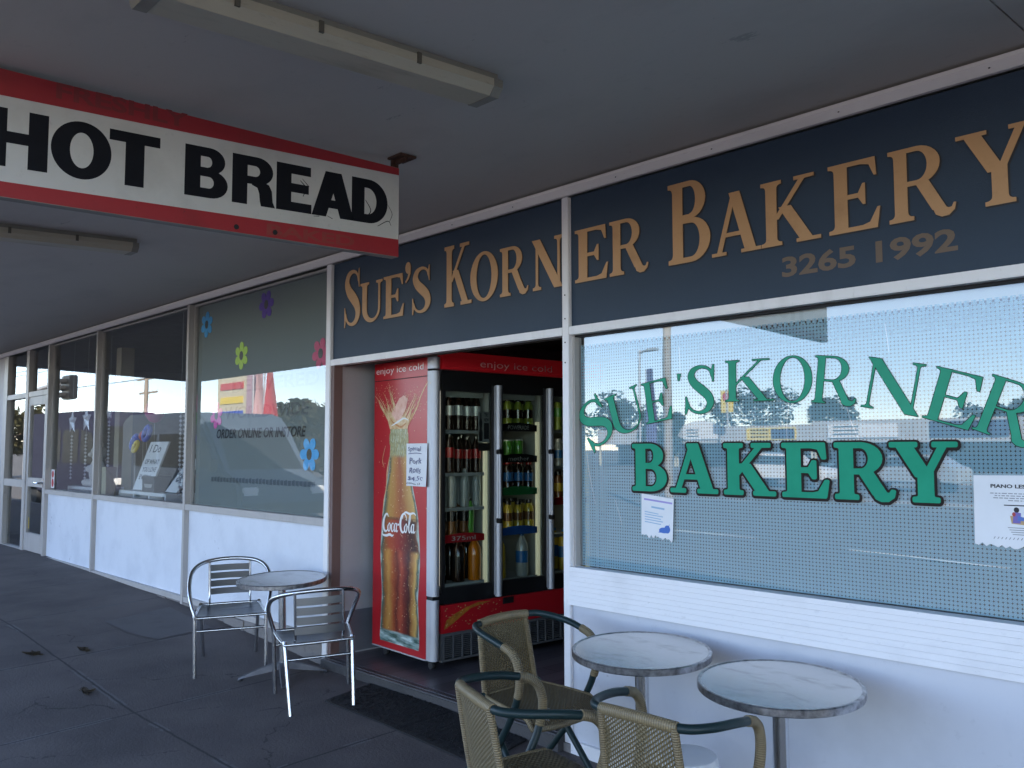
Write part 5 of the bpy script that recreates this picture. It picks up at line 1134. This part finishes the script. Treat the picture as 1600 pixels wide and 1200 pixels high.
for k in range(14): sheet(b_, ([(2.115+.013*k,1.180),(2.118+.013*k,1.180),(2.123+.013*k,1.188),(2.120+.013*k,1.188)], [(0,1,2,3)]), nface, .0011)
b_.build('print_lines', mat('grey_print', (.25, .25, .27), .7), n2)
b_ = MB(); sheet(b_, ([(2.155,1.302),(2.24,1.302),(2.24,1.306),(2.155,1.306)], [(0,1,2,3)]), nface, .0011); b_.build('bold_line', M['ink'], n2)
b_ = MB(); sheet(b_, ([(2.178,1.238),(2.228,1.234),(2.228,1.262),(2.174,1.266)], [(0,1,2,3)]), nface, .0011, 0, 0); sheet(b_, union([arc(2.196,1.288,.009,.010,0,340,12)]), nface, .0012, 0, 1)
sheet(b_, ([(2.182,1.240),(2.208,1.240),(2.210,1.278),(2.186,1.280)], [(0,1,2,3)]), nface, .0013, 0, 2); sheet(b_, ([(2.198,1.248),(2.224,1.250),(2.218,1.262),(2.200,1.268)], [(0,1,2,3)]), nface, .0014, 0, 3); sheet(b_, union([arc(2.187,1.272,.006,.008,0,340,10)]), nface, .0014, 0, 4)
b_.build('picture', [mat('pic_tan', (.48,.33,.17), .7), M['ink'], mat('pic_violet', (.18,.14,.42), .7), mat('pic_blue', (.10,.18,.5), .7), mat('pic_red', (.4,.06,.06), .7)], n2)

# ================================================================== GIFT SHOP DISPLAY
def cubby(x0, x1, y0, y1, z1, label, n):
    t_ = thing('display_shelf', label, 'shelf', ((x0+x1)/2, y0, .14), 'white display shelves in the gift shop window')
    MB().box(x0,x1,y0,y1,z1-.035,z1).build('shelf_top', M['white'], t_); MB().box(x0,x1,y0,y1,.14,.175).build('shelf_base', M['white'], t_); MB().box(x0+.005,x1-.005,y1-.012,y1-.001,.175,z1-.036).build('back', M['interior'], t_)
    for i in range(n+1): x = x0+(x1-x0-.03)*i/n; MB().box(x,x+.03,y0,y1-.013,.175,z1-.035).build('divider', M['white'], t_)
cubby(-7.30,-5.95,.26,.62,1.05,'white cubby shelf under the leaning sign board',3); cubby(-9.22,-8.15,.28,.62,1.045,'white cubby shelf under the white plush toy',2)
def board(corners, label, seed, lines):
    """leaning flat board; corners: four points tl tr br bl"""
    t_ = thing('sign_board', label, 'sign board', corners[3]); tl, tr, br, bl = [Vector(c) for c in corners]; nrm = (tr-tl).cross(bl-tl).normalized()
    if nrm.y > 0: nrm = -nrm
    P = lambda u, v, d: tl+(tr-tl)*u+(bl-tl)*v+nrm*d
    MB().prism([(0,0),(1,0),(1,1),(0,1)], P, -.02, 0).build('board', M['paper'], t_)
    for s, u0, u1, v0, v1, m, bd in lines:
        v, f = textfit(s, 0, 1, 0, 1, bold=bd); b_ = MB(); b_.add([P(u0+(u1-u0)*x, v1+(v0-v1)*y, .002) for x, y in v], f); b_.build('writing', m, t_)
gi = mat('board_grey_ink', (.12,.13,.16), .6)
board([(-6.60,.34,1.60),(-6.10,.34,1.60),(-6.48,.30,1.065),(-6.99,.30,1.065)], 'white leaning board with lines of grey lettering in the gift window', 3, [('I Do', .15, .75, .06, .22, gi, .01), ('OF WHAT', .12, .9, .36, .46, gi, .02), ('YOU LOVE', .12, .9, .52, .62, gi, .02), ('EVERY', .12, .75, .68, .78, gi, .02)])
board([(-5.72,.40,1.42),(-5.42,.40,1.42),(-5.92,.36,1.06),(-6.22,.36,1.06)], 'narrow leaning pale board at the right of the gift window', 4, [('&', .2, .7, .2, .7, gi, .0)])
def box_thing(x0, x1, y0, y1, z0, z1, m, label, cat='box', face=None):
    t_ = thing('gift_box', label, cat, ((x0+x1)/2,(y0+y1)/2,z0)); MB().box(x0,x1,y0,y1,z0,z1).build('carton', M[m], t_, bevel=.003); MB().box(x0-.004,x1+.004,y0-.004,y1+.004,z1-.03,z1+.004).build('lid', M[m], t_, bevel=.003)
    if face: 
        b_ = MB(); sheet(b_, union([[(x0+.08,z0+.05),(x1-.08,z0+.05),(x1-.05,z1-.08),(x0+.05,z1-.08)]]), face_y(y0-.001), 0); b_.build('label_print', M[face], t_)
box_thing(-6.62,-6.28,.22+.045,.45,1.05,1.22,'black','dark box in front of the leaning sign board', face='interior'); box_thing(-6.18,-5.98,.48,.60,1.05,1.46,'wood','tall brown box behind the leaning boards'); box_thing(-8.05,-7.86,.30,.42,.14,1.30,'cream','cream box standing left of the gift window post')
box_thing(-5.78,-5.60,.50,.58,.14,1.25,'bal_red','red box low behind the bead curtain')
# plush toy
ty = thing('plush_toy', 'white plush toy sitting on the shelf by the window', 'toy', (-8.60,.42,1.045))
def blob(prof_, c, rot=None, n=18, sc_=(1,1,1)): 
    xf = Matrix.Translation(c) @ (Matrix.Rotation(rot[0], 4, rot[1]) if rot else Matrix.Identity(4)) @ Matrix.Diagonal((*sc_, 1)); return MB().lathe(prof_, n=n, xf=xf)
ball = [(math.sin(R(a)), -math.cos(R(a))) for a in range(0, 181, 15)]
ball[0] = (0,-1); ball[-1] = (0,1)
for nm, c, s_ in (('torso',(-8.56,.44,1.23),(.13,.11,.18)),('head',(-8.50,.42,1.47),(.11,.10,.10)),('arm',(-8.66,.38,1.27),(.14,.05,.05)),('leg',(-8.70,.36,1.095),(.17,.055,.05)),('leg',(-8.46,.36,1.095),(.16,.055,.05)),('ear',(-8.58,.42,1.57),(.04,.03,.05)),('ear',(-8.42,.42,1.57),(.04,.03,.05)),('muzzle',(-8.50,.33,1.455),(.045,.04,.035))):
    blob(ball, c, sc_=s_).build(nm, M['fur'], ty, smooth=60)
# star garlands
def garland(x, y, z, L_, star, label):
    t_ = thing('star_garland', label, 'garland', (x, y, z), 'hanging star garlands in the gift window'); b_ = MB()
    if star:
        pts = [(star*(1 if i % 2 == 0 else .42)*math.sin(R(36*i)), star*(1 if i % 2 == 0 else .42)*math.cos(R(36*i))) for i in range(10)]
        s_ = MB(); s_.v = [(x+u, y, z+v) for u, v in pts]+[(x, y-.035, z), (x, y+.035, z)]; s_.f = [(i, (i+1) % 10, 10) for i in range(10)]+[((i+1) % 10, i, 11) for i in range(10)]; s_.m = [0]*20; s_.build('star', M['silver'], t_)
    n = int(L_/.045)
    for k in range(n): 
        q = z-(star or 0)-.02-.045*k; rr_ = .019; b_.add([(x+rr_,y,q),(x,y+rr_,q),(x-rr_,y,q),(x,y-rr_,q),(x,y,q+rr_),(x,y,q-rr_)], [(0,1,4),(1,2,4),(2,3,4),(3,0,4),(1,0,5),(2,1,5),(3,2,5),(0,3,5)])
    b_.tube([(x,y,z),(x,y,z-(star or 0)-.045*n)], .0015, 4); b_.build('bead_string', M['silver'], t_)
    MB().tube([(x,y,2.94),(x,y,z)], .002, 4).build('cord', M['white'], t_)
for x, y, z, L_, st_, lb in ((-9.05,.26,1.88,.62,.17,'left silver star with a bead tail in the far gift window'),(-8.50,.26,1.90,.60,.18,'large silver star with a bead tail beside the gift window post'),(-9.00,.55,1.62,.5,.15,'lower silver star behind the far gift window'),(-8.10,.40,1.98,.85,.10,'small silver star hung behind the far gift window post'),
  (-5.62,.26,1.92,.9,.0,'strand of silver beads left of the bead curtain edge'),(-5.52,.26,2.02,1.0,.10,'strand of silver beads with a star at the right of the gift window'),(-5.42,.26,1.86,.85,.0,'strand of silver beads nearest the backed window')): garland(x, y, z, L_, st_, lb)
# balloons
def balloon(x, y, z, r_, m, label, ring=False):
    t_ = thing('balloon', label, 'balloon', (x, y, z), 'balloons in the gift window'); b_ = MB()
    if ring: b_.tube([(x+r_*math.cos(R(a)), y+.02*math.sin(R(a)), z+r_*math.sin(R(a))) for a in range(0, 360, 20)], r_*.38, 12, closed=True)
    else: b_.lathe([(a*r_, b*r_*1.12-(.12*r_ if b < -.8 else 0)) for a, b in ball], (x, y, z), 18)
    b_.build('balloon_skin', M[m], t_, smooth=60); MB().tube([(x,y,z-r_*1.2),(x+.02,y,.14)], .002, 4).build('string', M['white'], t_)
for a in ((-6.86,.27,1.55,.055,'bal_yellow','small yellow ring balloon beside the leaning board',True),(-7.02,.32,1.60,.075,'bal_blue','blue twisted balloon left of the yellow ring balloon',True),(-6.72,.34,1.70,.075,'bal_blue','blue twisted balloon above the yellow ring balloon',True),(-6.88,.36,1.67,.05,'bal_red','small red balloon between the blue twisted balloons',False),
  (-6.0,.75,2.02,.17,'bal_pink','pink balloon high at the right of the gift window',False),(-6.35,.80,1.98,.16,'bal_green','green balloon left of the pink balloon',False),(-6.30,1.0,1.80,.15,'bal_red','red balloon below the green balloon',False),(-5.65,.5,1.62,.07,'bal_violet','violet balloon beside the bead strands',False),(-7.35,1.3,1.95,.16,'bal_violet','violet balloon deep in the gift shop',False),(-7.0,1.6,1.8,.15,'bal_pink','pink balloon deep in the gift shop',False),(-8.2,1.0,2.02,.13,'bal_pink','pink balloon behind the star garlands',False)): balloon(*a)
tk = thing('door_notice', 'red and white oval sticker at the lower corner of the far gift window', 'sticker', (-9.12,.066,1.13))
b_ = MB(); b_.box(-9.18,-9.05,.0655,.0668,1.02,1.26); b_.build('sheet', M['paper'], tk); b_ = MB(); sheet(b_, union([arc(-9.115,1.20,.045,.045,0,345,16), arc(-9.115,1.09,.045,.055,0,345,16)]), face_y(.0652), 0); b_.build('print', M['bal_red'], tk)

# ================================================================== THE STREET (seen in the shop windows)
def extr(profile, y0, y1, mi=0): return MB().prism(profile, lambda u, v, d: (u, d, v), y0, y1, mi)
def wheel(x, y, z, r_, parent, s):
    b_ = MB(); xf = Matrix.Translation((x,y,z)) @ Matrix.Rotation(R(90), 4, 'X')
    t_ = MB().lathe([(r_*.62,-.10),(r_*.95,-.10),(r_,-.07),(r_,.07),(r_*.95,.10),(r_*.62,.10)], n=28, xf=xf).build('tyre', M['blackrub'], parent, False, smooth=40)
    MB().lathe([(0,-.06),(r_*.62,-.085),(r_*.62,.085),(0,.06)], n=20, xf=xf).build('rim', M['alu'], t_, False, smooth=30)
def van(name, paint, x, y, label, L_=5.9, H_=2.5, flip=False):
    t_ = thing(name, label, 'van'); z0 = .34
    p = [(.0,.38),(.02,.80),(-.10,1.02),(-.72,1.22),(-1.52,H_*.83),(-1.85,H_*.94),(-2.3,H_*.985),(-L_+.35,H_),(-L_+.05,H_-.15),(-L_,1.1),(-L_,.38)]
    b_ = extr(p, -.98, .98); b_.build('body', paint, t_, False, bevel=.07)
    for s in (-1, 1):
        g = [(-1.05,1.28),(-1.55,H_*.76),(-2.35,H_*.80),(-2.4,1.28)]; MB().prism(g, lambda u, v, d: (u, d*s, v), .975, .992).build('side_window', M['carglass'], t_, False)
        if L_ > 5.5:
            for a in (-2.6, -4.1): MB().prism([(a,1.28),(a,H_*.80),(a-1.3,H_*.80),(a-1.3,1.28)], lambda u, v, d: (u, d*s, v), .975, .990).build('side_window', M['carglass'], t_, False)
        MB().box(-1.12,-.98,s*1.0-.10,s*1.0+.10,1.22,1.46).build('mirror', M['black'], t_, False, bevel=.02)
        MB().box(-.16,.03,s*.74-.16,s*.74+.16,.74,.92).build('headlight', M['white'], t_, False, bevel=.02)
        for wx in (-.95, -L_+1.15): wheel(wx, s*.88, .33, .33, t_, s)
    ws = [(-.76,1.24),(-1.50,H_*.82)]; n_ = Vector((ws[0][1]-ws[1][1], ws[1][0]-ws[0][0]))
    MB().add([(ws[0][0]+.02,-.82,ws[0][1]+.02),(ws[0][0]+.02,.82,ws[0][1]+.02),(ws[1][0]+.02,.74,ws[1][1]+.02),(ws[1][0]+.02,-.74,ws[1][1]+.02)], [(0,1,2,3)]).build('windscreen', M['carglass'], t_, False)
    MB().box(.0,.06,-.9,.9,.36,.60).build('bumper', M['black'], t_, False, bevel=.03)
    t_.location = (x, y, rz(x)); 
    if flip: t_.rotation_euler = (0,0,math.pi)
    return t_
van('parked_van', M['van_grey'], -12.7, -5.25, 'grey van parked at the kerb, seen reflected in the backed gift shop window', 6.3, 2.5)
van('parked_van', M['van_dark'], -19.9, -5.35, 'dark blue tall van parked behind the grey one, seen reflected in the gift windows', 7.5, 2.75)
def car(x, y, paint, label, heading=0):
    t_ = thing('parked_car', label, 'car', group='cars parked across the road'); p = [(2.1,.32),(2.15,.62),(1.95,.78),(.95,.90),(.30,1.38),(-1.15,1.42),(-1.80,1.0),(-2.12,.92),(-2.15,.35)]
    extr(p, -.86, .86).build('body', paint, t_, False, bevel=.06)
    for s in (-1, 1):
        MB().prism([(.80,.94),(.28,1.32),(-1.10,1.35),(-1.60,.98)], lambda u, v, d: (u, d*s, v), .855, .866).build('side_window', M['carglass'], t_, False)
        for wx in (1.3, -1.3): wheel(wx, s*.78, .31, .31, t_, s)
        MB().box(2.0,2.165,s*.62-.15,s*.62+.15,.60,.74).build('headlight', M['white'], t_, False, bevel=.02)
    t_.location = (x, y, rz(x)); t_.rotation_euler = (0,0,R(heading))
car(-16.0, -31, mat('car_white', (.7,.7,.7), .2), 'white car parked across the road, seen reflected behind the green lettering'); car(-11.2, -31.5, mat('car_grey', (.30,.31,.33), .2), 'grey car parked across the road, seen reflected behind the green lettering', 180); car(-24, -43, mat('car_silver', (.45,.46,.48), .25, .5), 'silver car parked before the shop row, seen reflected in the bakery window')
car(-29, -6.2, mat('car_blue', (.08,.12,.25), .2), 'blue car at the far left kerb, seen reflected in the gift shop door', 180)
# shop row
def shop(x0, x1, h, sign, label):
    t_ = thing('shop_building', label, 'shop', ((x0+x1)/2,-64,-.4), 'row of low shops across the road')
    MB().box(x0,x1-.04,-76,-63,-.6,h).build('wall', M['render'], t_); MB().box(x0,x1-.04,-63,-60,1.95,2.15).build('awning', M['render'], t_); MB().box(x0,x1-.04,-60.3,-60,2.15,h+.1).build('awning_fascia', M['render'], t_)
    MB().box(x0+.3,x1-.3,-63,-62.94,-.35,1.85).build('shop_window', M['shopdark'], t_)
    for x in (x0+.1, x1-.2): MB().box(x,x+.12,-60.25,-60.1,-.6,1.95).build('post', M['cream'], t_)
    if sign: 
        a, b, z0, z1, m1, m2, arch = sign; s_ = MB().prism([(a,z0),(b,z0),(b,z1)]+([(b-(b-a)*k/8, z1+.45*math.sin(math.pi*k/8)) for k in range(1, 8)] if arch else [])+[(a,z1)], lambda u, v, d: (u, d, v), -60, -59.9).build('shop_sign', M[m1], t_)
        if m2: MB().box(a+(b-a)*.5,b-.1,-59.9,-59.88,z0+.1,z1-.1).build('sign_panel', M[m2], s_)
        for k in range(3): MB().box(a+.4,a+(b-a)*.45,-59.9,-59.885,z0+.22+.28*k,z0+.32+.28*k).build('sign_stripe', M['shopdark'], s_)
shop(-52,-43,3.2,None,'low grey shop at the left end of the reflected row'); shop(-43,-37,3.3,(-42.1,-38.4,2.3,3.5,'white',None,True),'low shop with a white arched sign in the reflected row'); shop(-37,-30,3.3,(-35.8,-31.4,2.2,3.2,'yellow','signblue',False),'low shop with a yellow and dark sign in the reflected row')
shop(-30,-22.4,3.5,(-28.7,-23.5,2.3,3.3,'white',None,False),'low shop with a long white sign in the reflected row'); shop(-22.4,-15,3.5,(-21.2,-16.2,2.3,3.4,'signblue','signblue',False),'low shop with a dark sign in the reflected row'); shop(-15,0,3.6,None,'low wide shop at the right end of the reflected row')
# poles, lights, flags
def pole(x, y, h, label, arms, r_=.15):
    t_ = thing('power_pole', label, 'pole', (x, y, rz(x)), 'timber power poles along the street'); z0 = rz(x)
    MB().tube([(x,y,z0),(x,y,z0+h*.5),(x+.05,y,z0+h)], [r_,r_*.85,r_*.65], 12).build('shaft', M['pole_wood'], t_, smooth=50)
    for z, l in arms:
        a_ = MB().box(x-l,x+l,y-.20,y-.10,z0+z-.07,z0+z+.07).build('crossarm', M['pole_wood'], t_)
        for k in (-.95,-.5,.5,.95): MB().lathe([(.03,.07),(.05,.10),(.03,.14),(.05,.18),(.0,.22)], (x+l*k,y-.15,z0+z), 10).build('insulator', M['white'], a_)
pole(-9.75,-14,7.6,'tall timber power pole, seen reflected behind the green S of the window',[(6.9,1.2),(5.2,.35)], .125); pole(-72,-25,8.0,'far timber power pole, seen reflected in the middle gift window',[(7.6,2.6),(6.4,1.9)],.22)
for k, (zz_, yy) in enumerate(((6.95,-14.15),(6.7,-14.2),(5.3,-14.1))):
    b_ = MB(); P = []
    for i in range(41):
        q = i/40; x = -110+170*q; P.append((x, yy-.03*(x+9.75)*0, zz_-.15+.00042*(x+9.75)**2*(1 if x > -9.75 else .5)*.5-.0*q))
    b_.tube(P, .02, 5); o = b_.build('power_line', M['black'], loc=(-9.75,yy,zz_)); tag(o, ('upper','middle','lowest')[k]+' power line strung along the street, seen reflected in the bakery window', 'cable', 'power lines on the reflected pole')
tl_ = thing('traffic_light', 'traffic light on a mast arm, seen reflected in the far gift window', 'traffic light', (-41,-8,rz(-41))); z0 = rz(-41)
MB().tube(crv([(-41.5,-8,z0),(-41.5,-8,3.4),(-41,-8,4.1),(-39,-8,4.25),(-35.8,-8,4.35)], 6), .09, 10).build('mast', M['alu'], tl_, smooth=50)
MB().box(-36.3,-35.2,-8.2,-7.9,3.6,4.6).build('signal_head', M['black'], tl_, bevel=.04)
for k in range(3): MB().tube([(-35.75,-7.9,4.35-.29*k),(-35.75,-7.68,4.35-.29*k)], .11, 12).build('hood', M['blackrub'], tl_, smooth=40)
def flag(x, y, h, m, label):
    t_ = thing('banner_flag', label, 'flag', (x,y,rz(x)), 'feather flags beside the road'); z0 = rz(x); MB().tube([(x,y,z0),(x,y,z0+h)], .025, 8).build('flagpole', M['alu'], t_)
    b_ = MB(); b_.grid(lambda u, v: (x+.02+.75*u*(1-.25*v*v), y+.06*math.sin(5*v+3*u), z0+h*.28+h*.72*v), 6, 12, uv=False); b_.build('banner', m, t_, smooth=60)
flag(-18.9,-8,4.0,M['bal_red'],'red feather flag, seen reflected in the backed gift window'); flag(-19.9,-8.2,3.8,mat('flag_pale', (.6,.35,.35), .7),'pale pink feather flag beside the red one, seen reflected'); flag(-30.6,-40,6.6,mat('flag_navy', (.08,.06,.18), .7),'navy flag on a pole, seen reflected behind the green window lettering')
py_ = thing('roadside_board', 'cream roadside board with coloured bands, seen reflected in the backed gift window', 'sign', (-21.3,-8.3,rz(-21)))
MB().box(-22.4,-20.5,-8.5,-8.3,-.1,4.3).build('board', M['cream'], py_)
for k, m in enumerate(('bal_red','yellow','bal_blue','bal_green')): MB().box(-22.2,-20.7,-8.3,-8.28,3.3-.42*k,3.5-.42*k).build('band', M[m], py_)
MB().box(-20.5,-19.95,-8.5,-8.3,-.1,4.0).build('side_panel', mat('mauve_panel', (.42,.28,.34), .6), py_)
lp = thing('street_lamp', 'tall street lamp, seen reflected left of the timber pole', 'street lamp', (-23.2,-30,rz(-23))); MB().tube(crv([(-23.2,-30,-.8),(-23.2,-30,5.6),(-23.1,-30,6.15),(-22.6,-30,6.25)], 6), .06, 8).build('column', M['alu'], lp, smooth=50); MB().box(-22.75,-22.1,-30.12,-29.88,6.18,6.32).build('lamp_head', M['alu'], lp, bevel=.03)
ys_ = thing('pole_sign', 'yellow upright pole sign, seen reflected behind the letter K', 'sign', (-36.3,-58,-.6)); MB().tube([(-36.3,-58,-.6),(-36.3,-58,6.4)], .08, 8).build('pole', M['alu'], ys_); MB().box(-36.9,-35.8,-58.15,-58.0,4.5,6.3).build('sign_face', M['yellow'], ys_, bevel=.02); MB().lathe([(0,0),(.35,0),(.35,.03),(0,.03)], n=20, xf=Matrix.Translation((-36.35,-58.0,5.8)) @ Matrix.Rotation(R(-90), 4, 'X')).build('emblem', M['bal_red'], ys_)
def tree(x, y, h, w_, m, label, seed, n=3200, leaf=.26):
    q = random.Random(seed); z0 = rz(x); t_ = thing('street_tree', label, 'tree', (x,y,z0), 'trees across the road')
    b_ = MB(); b_.tube([(x,y,z0-.1),(x+.1,y,z0+h*.35),(x+.05,y,z0+h*.75)], [h*.035,h*.025,h*.008], 8)
    for k in range(5):
        a = q.random()*6.28; b_.tube([(x+.08,y,z0+h*(.3+.06*k)),(x+w_*.35*math.cos(a),y+w_*.35*math.sin(a),z0+h*(.55+.07*k))], [h*.014,h*.005], 6)
    b_.build('trunk', M['bark'], t_, smooth=50); c_ = MB(); cl_ = [(q.uniform(-.75,.75), q.uniform(-.75,.75), q.uniform(.30,.92), q.uniform(.22,.45)) for _ in range(20)]
    for k in range(n):
        cx, cy, cz, cr = q.choice(cl_); d = Vector((q.gauss(0,1), q.gauss(0,1), q.gauss(0,1))).normalized()*cr*q.random()**.4; p = Vector((x+(cx+d.x)*w_*.5, y+(cy+d.y)*w_*.5, z0+(cz+d.z*.45)*h))
        a = Vector((q.gauss(0,1), q.gauss(0,1), q.gauss(0,.6))).normalized()*leaf; b = a.orthogonal().normalized()*leaf*.5; c_.add([p-a, p+b, p+a, p-b], [(0,1,2,3)])
    c_.build('crown', m, t_)
for a in ((-53,-66,7.2,9,M['leaf'],'broad dark tree left of the shop row, seen reflected',1),(-47,-80,7.6,10,M['leaf'],'dark tree rising behind the shop row end, seen reflected',2),(-44,-72+12,4.6,4,M['leaf'],'small tree at the shop row end, seen reflected',3),(-40,-84,7.0,6,M['leaf'],'tree behind the arched sign shop, seen reflected',4),(-22,-88,6.4,6,M['leaf_dry'],'tree behind the dark sign shop, seen reflected',5),(-27,-90,6.0,7,M['leaf'],'tree behind the long white sign, seen reflected',6),
  (-24.5,-13.5,3.0,4.0,M['leaf_dry'],'olive roadside bush, seen reflected beside the order wording',7),(-28.5,-15,3.4,5,M['leaf_dry'],'taller olive roadside bush, seen reflected in the backed window',8),(-52,-9.5,4.0,6,M['leaf_dry'],'yellowish tree at the far end of the street, seen reflected in the door',9)): tree(*a)
pm = thing('palm_tree', 'palm tree with drooping fronds, seen reflected in the backed gift window', 'palm tree', (-37,-20,rz(-37))); z0 = rz(-37)
MB().tube([(-37,-20,z0),(-36.9,-20,z0+1.8),(-36.8,-20,3.1)], [.28,.22,.2], 10).build('trunk', M['bark'], pm, smooth=50)
b_ = MB(); q = random.Random(3)
for k in range(26):
    a = q.random()*6.28; L_ = q.uniform(1.5, 2.3); e = q.uniform(-.1, 1.0)
    for i in range(16):
        t = i/16; r_ = L_*t; z = 3.1+L_*(e*t-.75*t*t); p = Vector((-36.8+r_*math.cos(a), -20+r_*math.sin(a), z)); sd = Vector((-math.sin(a), math.cos(a), -.5)); 
        for s in (-1, 1): tip = p+Vector((sd.x*s, sd.y*s, -.55))*.45*(1-.5*t); b_.add([p, p+Vector((math.cos(a),math.sin(a),0))*.08, tip], [(0,1,2)])
b_.build('crown', M['leaf'], pm)
